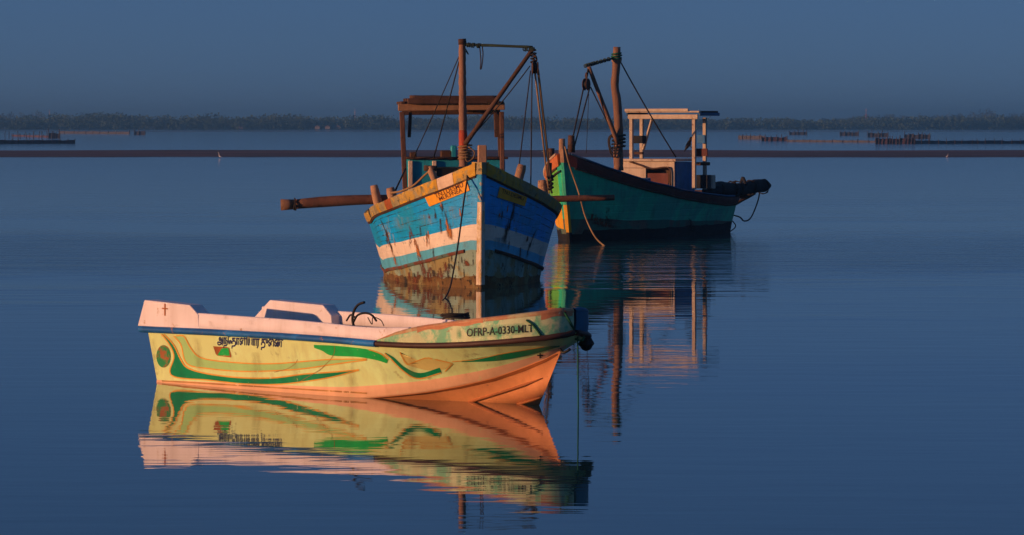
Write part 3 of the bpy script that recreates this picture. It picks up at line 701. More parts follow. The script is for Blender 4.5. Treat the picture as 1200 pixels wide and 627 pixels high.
# --- painted decoration on the starboard side
GU = [(192, 391.5), (203.8, 404), (213.4, 423.5), (221.8, 431.9), (245.7, 438.3), (284, 442.6), (322, 442.6), (355.8, 438.3), (389, 436), (421, 433.2)]
GL = [(189.5, 391.5), (199, 404), (204.5, 418), (201.5, 440), (245.7, 445.4), (284, 449.6), (322, 450.4), (355.8, 447.2), (389, 441.8), (421, 433.6)]
def par_strip(U, L, n=60):
    U = smooth_path([(p[0], p[1], 0) for p in U], n); L = smooth_path([(p[0], p[1], 0) for p in L], n)
    return [(p.x, p.y) for p in U], [(p.x, p.y) for p in L]
u, l = par_strip(GU, GL); 
def decal_pairs(name, U, L, mat, off, m=3):
    mb = MB(); rows = []
    for a, b in zip(U, L):
        r = [SN.pt(lerp(a[0], b[0], j / m), lerp(a[1], b[1], j / m), off) for j in range(m + 1)]
        if all(q is not None for q in r): rows.append(r)
    mb.grid(rows); return mb.build(name, mat, boat)
decal_pairs('green_stripe', u, l, 'dgreen', .004)
decal_line(SN, 'orange_line', u, 1.5, 'oline', boat); decal_line(SN, 'orange_line', l, 1.3, 'oline', boat)
PU = [(207, 393.6), (216, 393.8), (224, 408), (238.5, 420), (284, 425.4), (322, 426), (356, 423.5), (389, 421), (430, 420.5)]
PL = [(204, 393.6), (212.6, 404), (219.4, 426), (245.7, 431.9), (284, 435), (322, 434.3), (356, 431.9), (389, 427), (430, 421.5)]
u, l = par_strip(PU, PL); decal_pairs('pale_stripe', u, l, 'pgreen', .004)
decal_line(SN, 'orange_line', u, 1.4, 'oline', boat); decal_line(SN, 'orange_line', l, 1.4, 'oline', boat)
u, l = par_strip([(368, 404), (385, 404.5), (400, 405.5), (430, 409), (447, 414.5), (455, 421)], [(368.5, 407.5), (378, 411), (389, 416.5), (418, 418), (440, 421.5), (453.5, 425.5)], 30)
decal_pairs('bright_patch', u, l, 'bgreen', .005)
decal_line(SN, 'orange_line', u[-12:], 1.2, 'oline', boat)
decal_poly(SN, 'buff_shape', [(469, 412.5), (478, 426.5), (500, 418.5), (530, 426), (521, 433), (500, 434), (474, 427)], 'pyell', boat, .003)
u, l = par_strip([(452, 413), (462, 419), (474.4, 430), (492.5, 436.8), (515.5, 430.5)], [(451, 414), (458, 420), (472, 433.8), (490, 443.5), (517, 436.6)], 26)
decal_pairs('check_stripe', u, l, 'dgreen', .005)
decal_line(SN, 'orange_line', l, 1.4, 'oline', boat); decal_line(SN, 'orange_line', [(469, 412.5), (473, 421), (478, 427)], 1.2, 'oline', boat)
decal_line(SN, 'orange_line', [(478, 427), (500, 418.5), (531, 425.6), (521.5, 435)], 1.2, 'oline', boat)
u, l = par_strip([(541, 422.6), (589, 414.3), (637.5, 406.4), (656, 404.6)], [(541, 424), (580, 422.6), (613, 417.2), (656, 406)], 40)
decal_pairs('bow_stripe', u, l, 'dgreen', .005); decal_line(SN, 'orange_line', [(530, 423.6), (556, 421.2), (589, 414.0), (637.5, 406)], .9, 'oline', boat)
decal_line(SN, 'scratch', [(392, 405), (393, 412), (388, 421), (376, 433), (352, 447)], .5, 'brownq', boat, .0065)
decal_line(SN, 'scratch', [(349, 421), (347, 426), (338, 432), (322, 436)], .5, 'brownq', boat, .0065)
ov = [(191.9 + 8.4 * math.cos(t), 417.5 + 13.2 * math.sin(t)) for t in np.linspace(0, 2 * math.pi, 24)[:-1]]
decal_poly(SN, 'oval_emblem', ov, 'brownp', boat, .004)
decal_poly(SN, 'small_emblem', [(250, 405.6), (268.5, 406.8), (272, 419), (253.6, 416.5)], 'brownq', boat, .004)
decal_poly(SN, 'small_emblem', [(260, 408.3), (268, 407.5), (269.6, 416.7), (255, 416.4)], 'bgreen', boat, .006)
decal_text(SN, 'lettering', 'அந்ேதானியார் துைண', [(255, 407.5), (332, 411.5), (332, 393.5), (255, 390.5)], 'navy', boat, .006, .02)
decal(SB, 'green_smudge', [(px, 383.5 - (px - 540) * .07) for px in range(535, 632, 8)], [(px, 397.5 - (px - 540) * .075) for px in range(535, 632, 8)], 'smudge', boat, .0025, m=6, edge=True)
decal_text(SB, 'registration_number', 'OFRP-A-0330-MLT', [(547, 394.8), (625, 389.0), (625, 380.0), (547, 385.0)], 'black', boat, .006, .01)
# crosses
def cross(surf, c, w, h, mat, nm='cross'):
    decal(surf, nm, [(c[0] - .8, c[1] - h * .4), (c[0] - .8, c[1] + h * .6)], [(c[0] + .8, c[1] - h * .4), (c[0] + .8, c[1] + h * .6)], mat, boat, .004)
    decal(surf, nm, [(c[0] - w / 2, c[1] - .9), (c[0] + w / 2, c[1] - .4)], [(c[0] - w / 2, c[1] + .7), (c[0] + w / 2, c[1] + 1.1)], mat, boat, .006)
SBK = Surf(fn_, [blk]); cross(SBK, (193.5, 361.5), 7, 14, 'brownq'); cross(SN, (633, 416), 7, 6, 'black')
# spray strakes on the bottom
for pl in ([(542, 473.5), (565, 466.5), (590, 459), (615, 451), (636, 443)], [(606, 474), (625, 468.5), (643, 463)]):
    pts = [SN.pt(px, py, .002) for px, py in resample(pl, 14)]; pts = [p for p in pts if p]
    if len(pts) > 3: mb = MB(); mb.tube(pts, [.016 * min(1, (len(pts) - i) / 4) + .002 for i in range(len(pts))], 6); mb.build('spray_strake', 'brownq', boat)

# shade under the chine lip painted as a dark brown strip, and the stained waterline
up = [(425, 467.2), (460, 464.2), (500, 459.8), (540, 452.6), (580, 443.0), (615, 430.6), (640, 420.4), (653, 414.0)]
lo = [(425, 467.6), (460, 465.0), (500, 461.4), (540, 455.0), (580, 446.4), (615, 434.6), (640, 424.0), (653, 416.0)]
decal(SN, 'chine_shade', up, lo, 'brownq', boat, .006)
wl_ = [(190, 447.3), (230, 449.6), (270, 452), (310, 454.4), (350, 456.9), (390, 459.3), (430, 461.8), (470, 464.4), (510, 467), (550, 469.6), (590, 472.2), (622, 474.2)]
decal_line(SN, 'waterline_stain', [(x, y - 1.0) for x, y in wl_[:7]], 1.8, 'stainl', boat, .006)
for (x_, y_, h_, w_) in ((232, 396, 40, 14), (300, 412, 40, 18), (346, 402, 50, 16), (412, 424, 34, 14), (545, 408, 40, 12), (585, 404, 30, 16), (482, 408, 40, 14), (180, 396, 40, 8)):
    run(SN, [(x_, y_), (x_ + 1, y_ + h_ * .5), (x_ + 2, y_ + h_)], w_ * .5, w_, 'grime', boat, .007)
for (x_, y_, w_) in ((263, 371, 5), (293, 378, 6), (358, 381, 8), (374, 385, 6), (205, 379, 4), (246, 379, 5)):
    run(SCO, [(x_, y_ - 3), (x_ + 2, y_), (x_ + 3, y_ + 4)], w_, w_ * 1.4, 'grime', boat, .006)

# --- loose things in the boat
def P_y(px, py, yl): return fn_.at_y(px, py, yl)
mb = MB(); rows = []; c0 = P_y(388, 376, -.35); c1 = P_y(424, 382, -.35)
for i in range(15):
    t = i / 14; r = []
    for j in range(11):
        u_ = j / 10; e = math.sin(math.pi * u_) ** .7 * (math.sin(math.pi * min(1, t * 1.05 + .02)) ** .6) * (1 - .55 * t)
        x = lerp(c0.x, c1.x, t) ; y = lerp(-.62, .1, u_); z = .52 + .30 * e + .045 * noise.noise(Vector((x * 6, y * 6, 1.5)))
        r.append((x, y, z))
    rows.append(r)
mb.grid(rows, smooth=False); tp = mb.build('tarpaulin', 'tarp'); tp.location = fn_.o; tp.rotation_euler = (0, 0, fn_.a); tag(tp, 'crumpled blue tarpaulin inside the yellow fibreglass boat', 'tarpaulin')
def loose(mbx, name, mat, fr, label, cat, group=None):
    o = mbx.build(name, mat); o.location = fr.o; o.rotation_euler = (0, 0, fr.a); return tag(o, label, cat, group)
mb = MB(); mb.tube(smooth_path([P_y(415, 384, -.3), P_y(413, 374, -.3), P_y(415, 364, -.3), P_y(420, 357, -.3), P_y(427, 354.3, -.3)], 18), .016, 8)
mb.tube(smooth_path([P_y(406, 376, -.3), P_y(411, 369, -.3), P_y(416, 372, -.3)], 10), .011, 6)
mb.tube(smooth_path([P_y(414, 378, -.3), P_y(419, 369.5, -.3), P_y(428, 366.8, -.3), P_y(436, 369.5, -.3), P_y(441, 376, -.2)], 16), .013, 8)
mb.tube(smooth_path([P_y(431, 372, -.1), P_y(436, 380, -.1), P_y(437, 372, -.1), P_y(446, 375, -.1), P_y(450, 382, -.1)], 20), .006, 6)
loose(mb, 'hose', 'rubber', fn_, 'black rubber hose looping above the yellow boat gunwale', 'hose')
mb = MB(); q = fn_.at_y(537, 369, .35); pth = []
for i in range(90):
    t = i / 89; a = t * 2 * math.pi * 3.2; pth.append(Vector((q.x - .05 + (.15 + .03 * math.sin(a * .31)) * math.cos(a), .35 + .16 * math.sin(a), sm_(z_rail, q.x, LR) + .27 + .02 * math.sin(a * .7) + .02 * t)))
mb.tube(pth, .012, 6); mb.tube(smooth_path([pth[0], fn_.at_y(524, 372, .5), fn_.at_y(519, 374, .6)], 8), .009, 6)
loose(mb, 'rope_coil', 'drope', fn_, 'dark rope coil lying on the foredeck of the yellow boat', 'rope')
# green mooring rope round the bow, with its line into the water
mb = MB()
def bp(px, py, off=.012):
    p = SB.pt(px, py, off); 
    return p if p is not None else SN.pt(px, py, off)
for seq in ([(608, 366.5), (617, 375), (625, 381), (634, 393)], [(656, 361), (664, 371), (672, 386)]):
    pts = [bp(*p) for p in seq]; pts = [p for p in pts if p is not None]
    if len(pts) > 2: mb.tube(smooth_path(pts, 14), .012, 6)
knot = Vector((6.60, -.16, .80)); q0 = fn_.w2l(world_pt(677, 393, 43.3))
mb.tube([q0 + Vector((.05 * math.cos(a) * (1 + .15 * math.sin(3 * a)), .06 * math.cos(a + .8), .06 * math.sin(a))) for a in np.linspace(0, 6 * math.pi, 50)], .012, 6)
mb.tube(smooth_path([bp(664, 371) or q0, fn_.w2l(world_pt(670, 384, 43.2)), q0], 10), .012, 6)
mb.tube(sag(q0, fn_.w2l(world_pt(682.5, 526, ground_d(526) + 0)) if False else fn_.w2l(Vector((q0.x, q0.y, 0))) if False else Vector((q0.x + .03, q0.y - .02, -.05)), 0, 14), .0085, 6)
loose(mb, 'mooring_rope', 'grope', fn_, 'green mooring rope tied round the bow of the yellow boat', 'rope')

# ================================================================== TRAWLER HULL BUILDER
class Trawler:
    def __init__(s, fr, L, bmax, wmax, ent, zs_pts, rake, stern_b, name):
        s.fr, s.L, s.bm, s.wm, s.ent, s.rake, s.sb = fr, L, bmax, wmax, ent, rake, stern_b
        s.zsx = [p[0] for p in zs_pts]; s.zsz = [p[1] for p in zs_pts]
    def zs(s, a):
        return sum(float(np.interp(max(a + o, 0), s.zsx, s.zsz)) for o in (-.2, -.1, 0, .1, .2)) / 5 if a > .2 else float(np.interp(a, s.zsx, s.zsz))
    def form(s, a, full):
        e, p, q = s.ent
        f = (1 - max(0, 1 - a / (e * full)) ** p) ** q if a > 0 else 0.0
        if a > s.L * .68: f *= lerp(1, s.sb, ((a - s.L * .68) / (s.L * .32)) ** 2)
        return f
    def B(s, a, z):
        zt = s.zs(a); t = min(max(z / zt, 0), 1.15)
        bw = s.wm * s.form(a, 1.12); bs = s.bm * s.form(a, 1.0)
        b = bw + (bs - bw) * t ** 1.15
        if z < 0: b = bw * max(0, 1 - (z / -.7) ** 2) ** .6
        return b
    def xof(s, a, z):
        return -a + s.rake * max(z, -.2) / s.zs(0) * max(0, 1 - a / 3.5)
    def P(s, a, z, side, off=0.0):
        b = s.B(a, z); o = Vector((0, 0, 0))
        if off:
            d = (s.B(a + .05, z) - s.B(max(a - .05, 0), z)) / (.1 if a > .05 else .05 + a)
            nv = Vector((d, 1, 0)).normalized() * off; o = nv
        return Vector((s.xof(a, z) + o.x, side * max(b + o.y, 0), z))
    def lift_line(s, pl, side, d0, d1):
        out = []
        for px, py in pl:
            def g(x, y, z):
                a = -x + s.rake * max(z, -.2) / s.zs(0) * max(0, 1 + min(x, 0) / 3.5)
                if a < 0 or a > s.L: return -1.0 if (side * y) < 0 else 1.0
                return side * y - s.B(a, z)
            q = s.fr.lift(px, py, g, d0, d1)
            if q is not None:
                a = -q.x + s.rake * max(q.z, -.2) / s.zs(0) * max(0, 1 + min(q.x, 0) / 3.5); out.append((a, q.z))
        out.sort(); return out
    def stations(s, n=70):
        return [s.L * (i / n) ** 1.6 for i in range(n + 1)]

def make_hull(T, levels, mats, parent, inner_mat, deck_mat, deck_z):
    """levels: functions a -> z from the keel up to the sheer; one paint per band between them"""
    st = T.stations(); mb = MB(); nb = len(levels) - 1
    for side in (-1, 1):
        for k in range(nb):
            rows = []
            for a in st:
                z0, z1 = levels[k](a), levels[k + 1](a); rows.append([T.P(a, lerp(z0, z1, j / 3), side) for j in range(4)])
            mi = mats[k] if isinstance(mats[k], int) else mats[k][0 if side < 0 else 1]
            mb.grid(rows, mi=mi, flip=side < 0)
    for k in range(nb):                                              # transom
        z0, z1 = levels[k](T.L), levels[k + 1](T.L)
        mb.add([T.P(T.L, z0, -1), T.P(T.L, z0, 1), T.P(T.L, z1, 1), T.P(T.L, z1, -1)], [(0, 1, 2, 3)], mats[k] if isinstance(mats[k], int) else mats[k][0])
    return mb
def make_inner(T, top, deck_z, parent, mat, dmat):
    st = [a for a in T.stations() if a > .25 and a <= T.L]
    mb = MB()
    for side in (-1, 1):
        mb.grid([[T.P(a, lerp(min(deck_z(a), top(a)), top(a), j / 2), side, -.09) for j in range(3)] for a in st], flip=side > 0)
    mb.build('inner_bulwark', mat, parent)
    mb = MB(); mb.grid([[Vector((T.xof(a, deck_z(a)), t * max(T.B(a, deck_z(a)) - .06, 0), deck_z(a) + .06 * (1 - t * t))) for t in np.linspace(-1, 1, 7)] for a in st]); mb.build('deck', dmat, parent)
def rail_piece(T, a0, a1, side, zlo, zhi, out, inn, name, mat, parent, n=7, label=None):
    mb = MB(); rows = []
    for i in range(n + 1):
        a = lerp(a0, a1, i / n); z0, z1 = zlo(a), zhi(a)
        rows.append([T.P(a, z0, side, out * .7), T.P(a, lerp(z0, z1, .5), side, out), T.P(a, z1 - .015, side, out), T.P(a, z1, side, out - .015), T.P(a, z1, side, -inn), T.P(a, z0, side, -inn)])
    mb.grid(rows, closed_u=True, flip=side > 0, smooth=False); mb.add(rows[0], [tuple(range(6))]); mb.add(rows[-1], [tuple(range(6))])
    return mb.build(name, mat, parent, label)

# ================================================================== BLUE TRAWLER
fb = Frame(-0.61, 74.6, -85.4)
blue = fb.empty('fishing_trawler')
tag(blue, 'bright blue wooden fishing trawler with white band and yellow cap rail seen bow on', 'boat', 'wooden trawlers at anchor')
TB = Trawler(fb, 9.6, 1.885, 1.56, (4.6, 2.1, .80), [(0, 2.35), (1, 2.15), (2, 1.85), (3, 1.6), (4, 1.42), (5.5, 1.25), (7, 1.2), (9.6, 1.35)], .22, .78, 'blue')
z_it = lambda pts, tail: (lambda xs, zs: (lambda a: float(np.interp(a, xs, zs))))([p[0] for p in pts] + [t[0] for t in tail], [p[1] for p in pts] + [t[1] for t in tail])
for _ in range(3):                                       # settle the sheer on the photo's line
    pts = TB.lift_line([(559, 206), (545, 211), (520, 221), (490, 232), (465, 242), (452, 247), (442, 251)], -1, 70, 84)
    pts = [p for p in pts if p[0] < 4.2]
    TB.zsx = [0] + [p[0] for p in pts if p[0] > .05] + [5.5, 7, 9.6]; TB.zsz = [2.24] + [p[1] for p in pts if p[0] > .05] + [1.18, 1.12, 1.25]
def fit(T, pl, side, z0, tail, d0=70, d1=84, amax=4.2):
    pts = [p for p in T.lift_line(pl, side, d0, d1) if .05 < p[0] < amax]; return z_it([(0, z0)] + pts, tail)
st_top = fit(TB, [(553, 263), (530, 268.5), (500, 276), (470, 283.5), (448, 289)], -1, 1.25, [(5.5, .62), (9.6, .75)])
st_bot = fit(TB, [(553, 281.5), (530, 286), (500, 293), (470, 300), (450, 305)], -1, .93, [(5.5, .36), (9.6, .45)])
stk = fit(TB, [(553, 292.5), (530, 297.5), (500, 306), (470, 313.5), (454, 317.5)], -1, .74, [(5.5, .13), (9.6, .2)])
scum = lambda a: min(.21 - .02 * a, stk(a) - .03) if a < 5 else min(.1, stk(a) - .03)
wobble = lambda f, amp, s: (lambda a: f(a) + amp * noise.noise(Vector((a * s, 1.3, 0))))
lev = [lambda a: -.6, lambda a: -.02, (lambda a: scum(a) + .05 * noise.noise(Vector((a * 2.1, 1.3, 0))) + .05 * noise.noise(Vector((a * 7.3, 4.3, 0))) + .03 * noise.noise(Vector((a * 17, 2.3, 0)))), stk, st_bot, st_top, TB.zs]
mbh = make_hull(TB, lev, [0, 0, 1, 2, 3, 4], blue, None, None, None)
bhull = mbh.build('hull', ['b_scum', 'b_low', 'b_pale', 'b_white', 'b_blue'], blue, weld=True)
SBL = Surf(fb, [bhull])
dkz = lambda a: min(TB.zs(a) - .12, 1.9 - .25 * a if a < 3 else 1.05)
ztop = lambda a: TB.zs(a) + .235 - .02 * min(a, 3)
make_inner(TB, TB.zs, dkz, blue, 'teal', 'deck')
# cap rail: every length of plank with its own paint
segs = [(0.05, .42, 'cap_yel'), (.42, .78, 'cap_white'), (.78, 1.22, 'cap_yel'), (1.22, 1.75, 'cap_grey'), (1.75, 2.05, 'cap_yel'), (2.05, 2.4, 'cap_grey'), (2.4, 2.75, 'cap_red'), (2.75, 3.15, 'cap_grey'), (3.15, 3.45, 'cap_yel'), (3.45, 4.3, 'cap_grey'), (4.3, 6, 'cap_grey'), (6, 7.8, 'cap_grey'), (7.8, 9.6, 'cap_grey')]
for side in (-1, 1):
    for a0, a1, m_ in segs: rail_piece(TB, a0 + .004, a1 - .004, side, lambda a: TB.zs(a) - .01, ztop, .05, .12, 'cap_plank', m_ if side < 0 or a0 < .4 else 'cap_grey', blue)
    rail_piece(TB, .06, 9.55, side, lambda a: TB.zs(a) - .05, lambda a: TB.zs(a) - .012, .03, .0, 'cap_batten', 'dwood', blue, n=40)
    rail_piece(TB, .28, 9.3, side, lambda a: stk(a) - .035, lambda a: stk(a) + .03, .04, .02, 'rubbing_strake', 'strake' if side < 0 else 'dwood', blue, n=50)
# stem post, in worn lengths
def stem_piece(z0, z1, w, mat, name='stem_post'):
    mb = MB(); rows = []
    for z in np.linspace(z0, z1, 8):
        x = TB.xof(0, z); rows.append([Vector((x - .12, -w - .075, z)), Vector((x + .02, -w * .9 + .006 * math.sin(z * 9), z)), Vector((x + .07, -w * .22, z)), Vector((x + .07, w * .22, z)), Vector((x + .02, w * .9, z)), Vector((x - .12, w + .075, z))])
    mb.grid(rows, closed_u=True, smooth=False, flip=True); mb.add(rows[-1], [tuple(range(6))]); mb.build(name, mat, blue)
stem_piece(-.5, .07, .042, 'b_scum'); stem_piece(.07, 1.68, .042, 'stemw'); stem_piece(1.68, 2.25, .038, 'stemb')
mb = MB(); mb.prism([(.30, 0, 2.22), (.20, -.10, 2.22), (-.02, -.17, 2.22), (-.02, .17, 2.22), (.20, .10, 2.22)], (0, 0, .235)); mb.build('stem_cap', 'cap_grey', blue)
# bitts
def bitt(px, pyb, pyt, px2, a, r, mat, tr=blue, fr=fb, sq=False):
    p0 = fr.at_x(px, pyb, -a); p1 = fr.at_x(px2, pyt, -a); p0 = p0 - (p1 - p0).normalized() * .25
    mb = MB()
    if sq: mb.beam(p0, p1, r * 2, r * 2, bev=.015, up=(1, 0, 0))
    else:
        pth, rs = pole(p0, p1, r, r * .95, 6, .01, int(px), 12); rs[-1] *= .85; mb.tube(pth, rs, 12)
    return mb.build('bitt', mat, tr)
bitt(565, 190, 170, 565, .05, .085, 'postw', sq=True)
bitt(444, 243, 217, 438, 4.0, .09, 'postw'); bitt(460, 232, 220, 457, 3.9, .1, 'postw')
bitt(510, 212, 195, 503, 1.7, .075, 'postw'); bitt(608, 208, 193, 612, 1.9, .095, 'postw'); bitt(637, 226, 211, 635, 3.3, .10, 'postw')
mb = MB(); pb = fb.at_x(505, 197, -1.7); pth, rs = pole(pb + Vector((0, .12, -.01)), pb - Vector((0, .14, 0)), .06, .06, 4, 0, 3); mb.tube(pth, rs, 10); mb.build('cross_pin', 'dwood', blue)
# name boards
def board(q, nm='name_board', rows_=(), mat='plate', lm='letter'):
    decal(SBL, nm, resample([q[3], q[2]], 12), resample([q[0], q[1]], 12), mat, blue, .02, m=4)
    for s_, (v0, v1), (u0, u1) in rows_:
        def pp(u, v): 
            b = (lerp(q[0][0], q[1][0], u), lerp(q[0][1], q[1][1], u)); t = (lerp(q[3][0], q[2][0], u), lerp(q[3][1], q[2][1], u)); return (lerp(b[0], t[0], v), lerp(b[1], t[1], v))
        decal_text(SBL, 'board_lettering', s_, [pp(u0, v0), pp(u1, v0), pp(u1, v1), pp(u0, v1)], lm, blue, .024, .008)
board([(504, 242), (551, 223), (547, 210.5), (498.5, 230.5)], rows_=[('TN.I.DESMU', (.50, .92), (.22, .9)), ('MLR.PNEA', (.12, .48), (.28, .84))])
board([(582, 231), (614, 241.5), (617, 231), (585, 218.5)], rows_=[('TN.I.DESMU', (.5, .9), (.1, .9))])
# runs of rust and grime
run(SBL, [(479, 264), (484, 277), (489, 290), (493, 305), (499, 325), (507, 334)], 1.8, 9, 'rust', blue); run(SBL, [(486, 280), (490, 295), (493, 305)], 3, 6, 'rusto', blue, .009)
run(SBL, [(516, 240), (521, 252), (526, 268), (529, 282)], 3, 9, 'soot', blue); run(SBL, [(521, 254), (526, 268), (530, 282)], 3, 8, 'rusto', blue, .009)
run(SBL, [(446, 257), (452, 270), (459, 290), (465, 312)], 1.2, 3, 'soot', blue); run(SBL, [(459, 292), (463, 304), (466, 314)], 1.5, 4, 'rusto', blue, .009)
run(SBL, [(604, 236), (600, 252), (594, 270), (589, 290)], 5, 8, 'soot', blue); run(SBL, [(629, 268), (624, 278), (619, 292), (616, 305)], 1.5, 4, 'soot', blue)
run(SBL, [(448, 262), (455, 274), (463, 285)], 10, 14, 'scratch', blue)
for k in range(7): 
    x_ = random.uniform(525, 555); y_ = random.uniform(294, 312); run(SBL, [(x_, y_), (x_ + .5, y_ + random.uniform(8, 20))], 1.0, random.uniform(1.5, 4), 'soot', blue)
for k in range(14):
    x_ = random.uniform(458, 552); y_ = 322 - (x_ - 455) * .24 + random.uniform(0, 12); run(SBL, [(x_, y_), (x_ + random.uniform(-2, 3), y_ + random.uniform(6, 16))], random.uniform(2, 5), random.uniform(5, 14), random.choice(['soot', 'rust', 'soot']), blue)
# open plank seams and more weathering on both bows
for side in (-1, 1):
    for k, fz in enumerate((.60, .68, .76, .84, .92)):
        mb = MB(); rows = []; ed = []
        for a in np.linspace(.12, 5.2, 60):
            z = TB.zs(a) * fz + .01 * noise.noise(Vector((a * .8, k, 0))); w_ = .007 + .006 * noise.noise(Vector((a * 3, k, side))); rows.append([TB.P(a, z - w_, side, .004), TB.P(a, z + w_, side, .004)]); e_ = max(0, .55 + 1.1 * noise.noise(Vector((a * 1.3, k * 2.1, side)))); ed += [e_, e_]
        mb.grid(rows, flip=side < 0); mb.edge = ed; mb.build('plank_seam', 'soot', blue)
rw = random.Random(12)
for k in range(34):
    if k < 22: x_ = rw.uniform(452, 552); y_ = lerp(256, 212, (x_ - 440) / 120) + rw.uniform(2, 60)
    else: x_ = rw.uniform(572, 640); y_ = lerp(212, 246, (x_ - 566) / 80) + rw.uniform(2, 60)
    L_ = rw.uniform(5, 22); run(SBL, [(x_, y_), (x_ + (1.5 if x_ < 560 else -1.5), y_ + L_)], rw.uniform(.8, 2.0), rw.uniform(1.5, 5), rw.choice(['soot', 'rust', 'rusto', 'grime', 'wash']), blue, .0075)
for (x_, y_, w_, h_) in ((470, 262, 26, 16), (530, 250, 22, 18), (500, 258, 24, 14), (600, 262, 26, 20), (585, 285, 20, 14), (540, 288, 22, 10)):
    run(SBL, [(x_, y_ - h_ / 2), (x_ + 1, y_ + h_ / 2)], w_, w_ * .8, 'wash', blue, .005)
# cabin and canopy
XC = -6.0
c_l, c_r = fb.at_x(479, 187, XC), fb.at_x(592, 187, XC)
ztc = c_l.z; yl, yr = c_l.y, c_r.y               # starboard is negative
mb = MB(); mb.box((XC - .8, (yl + yr) / 2, (ztc + .9) / 2), (1.6, abs(yr - yl), ztc - .9), bev=.02); mb.build('cabin', 'teal', blue)
mb = MB(); mb.box((XC - .8, (yl + yr) / 2, ztc + .03), (1.74, abs(yr - yl) + .12, .05), bev=.015); mb.build('cabin_roof', 'dwood', blue)
mb = MB(); p = fb.at_x(538, 201, XC + .012); mb.box((p.x, p.y, p.z), (.03, 1.1, .2), bev=.01); mb.build('cabin_window', 'black', blue)
for px in (481, 509): mb = MB(); p = fb.at_x(px, 200, XC + .03); mb.box((XC + .035, p.y, ztc - .35), (.06, .09, .65), bev=.01); mb.build('cabin_post', 'cap_white', blue)
for (x0, x1, y0, y1, mt, nm) in ((480, 488, 180, 187, 'dwood', 'deck_block'), (516, 529, 178, 187, 'dwood', 'deck_block'), (528, 535, 172, 187, 'teal', 'vent_pipe')):
    a_, b_ = fb.at_x(x0, y1, XC - .3), fb.at_x(x1, y0, XC - .3); mb = MB(); mb.box((XC - .3, (a_.y + b_.y) / 2, (a_.z + b_.z) / 2 + .03), (.2, abs(a_.y - b_.y), b_.z - a_.z), bev=.025); mb.build(nm, mt, blue)
XF = -5.55
def cv(px, py, x=XF): return fb.at_x(px, py, x)
def bpost(px0, py0, px1, py1, w, mat, x=XF, nm='canopy_post', ext=.0):
    a_, b_ = cv(px0, py0, x), cv(px1, py1, x); d = (b_ - a_).normalized(); mb = MB(); mb.beam(a_ - d * ext, b_, w, w, bev=.01, up=(1, 0, 0)); return mb.build(nm, mat, blue)
bpost(474.5, 216, 471, 131, .10, 'dwood2', ext=.5); bpost(588.5, 192, 588, 131, .09, 'dwood2', ext=.7)
bpost(479.5, 161, 481, 130, .07, 'dwood', XF - .1, 'hanger'); bpost(581.5, 161, 580.5, 130, .07, 'dwood', XF - .1, 'hanger')
bpost(586, 186, 584, 131, .07, 'dwood', XF - 1.5)
mb = MB(); mb.beam(cv(466.5, 126, XF + .06), cv(591.5, 124.5, XF + .06), .07, .15, bev=.012); mb.build('canopy_beam', 'beam', blue)
mb = MB(); mb.beam(cv(471, 131, XF - 1.7), cv(586, 130, XF - 1.7), .08, .14, bev=.012); mb.build('canopy_beam', 'dwood', blue)
for px in (472, 588): mb = MB(); a_ = cv(px, 120.4); mb.beam(a_ + Vector((.1, 0, 0)), a_ + Vector((-1.8, 0, 0)), .08, .06, bev=.01); mb.build('roof_bearer', 'dwood', blue)
a_, b_ = cv(478, 118), cv(585, 117)
for k in range(11):                              # roof boards, laid across
    x = XF + .12 - k * .17; jit = random.uniform(-.05, .05); mb = MB(); mb.beam((x, a_.y + jit, a_.z - .015 + random.uniform(0, .012)), (x, b_.y + jit, b_.z - .02 + random.uniform(0, .012)), .155, .12, bev=.008); mb.build('roof_board', 'dwood', blue)
for k in range(3):
    p0 = cv(480 + 3 * k, 114.5 + k * .4, XF + .1 - .3 * k); p1 = cv(583 - 4 * k, 114.5 + .3 * k, XF + .12 - .3 * k); mb = MB(); pth, rs = pole(p0, p1, .05, .045, 16, .008, 40 + k); mb.tube(pth, rs, 8); mb.build('roof_pole', 'dwood', blue)
# mast, boom, spar
XM = -3.2
def cm(px, py, x=XM): return fb.at_x(px, py, x)
mpth, mrs = pole(cm(543.5, 215), cm(541.5, 46), .095, .066, 44, .007, 5, knots=.09)
zr0, zr1 = cm(0, 172).z, cm(0, 150).z
mb = MB(); mb.tube(mpth, mrs, 14); o = mb.build('mast', ['wood'], blue)
mb = MB(); seg_ = [(p, r * 1.02) for p, r in zip(mpth, mrs) if cm(0, 178).z < p.z < cm(0, 152).z]; mb.tube([s_[0] for s_ in seg_], [s_[1] for s_ in seg_], 14); mb.build('mast_paint', 'redmast', blue)
mb = MB(); mb.tube([cm(542, 52), cm(541.5, 45.5)], [.085, .08], 12); mb.build('mast_head', 'dwood', blue)
mb = MB(); mb.tube(coil(cm(545, 178, XM), (0, 0, 1), .125, .016, 5, .30, 2), .018, 6); mb.tube(smooth_path([cm(549, 172, XM + .12), cm(556, 178, XM + .12), cm(554, 186, XM + .12), cm(547, 189, XM + .12), cm(545, 180, XM + .12)], 16), .014, 6); mb.build('mast_lashing', 'mrope', blue)
mb = MB(); pth, rs = pole(cm(545, 169, XM + .12), cm(624, 58, XM + .6), .052, .042, 16, .004, 9); mb.tube(pth, rs, 10); mb.build('boom', 'dwood', blue)
BT = cm(624, 58, XM + .6)
mb = MB(); pth, rs = pole(cm(541, 52), BT + Vector((0, 0, .05)), .03, .026, 14, .006, 10); mb.tube(pth, rs, 8); mb.build('head_spar', 'dgrope', blue)
mb = MB()
for t in (.03, .10, .16, .24, .90, .96, 1.0): mb.tube(coil(cm(541, 52).lerp(BT, t), (BT - cm(541, 52)), .04, .01, 2.2, .07, int(t * 50)), .012, 5)
mb.tube(smooth_path([cm(541, 53), cm(546, 58), cm(549, 64), cm(546, 60)], 10), .01, 5)
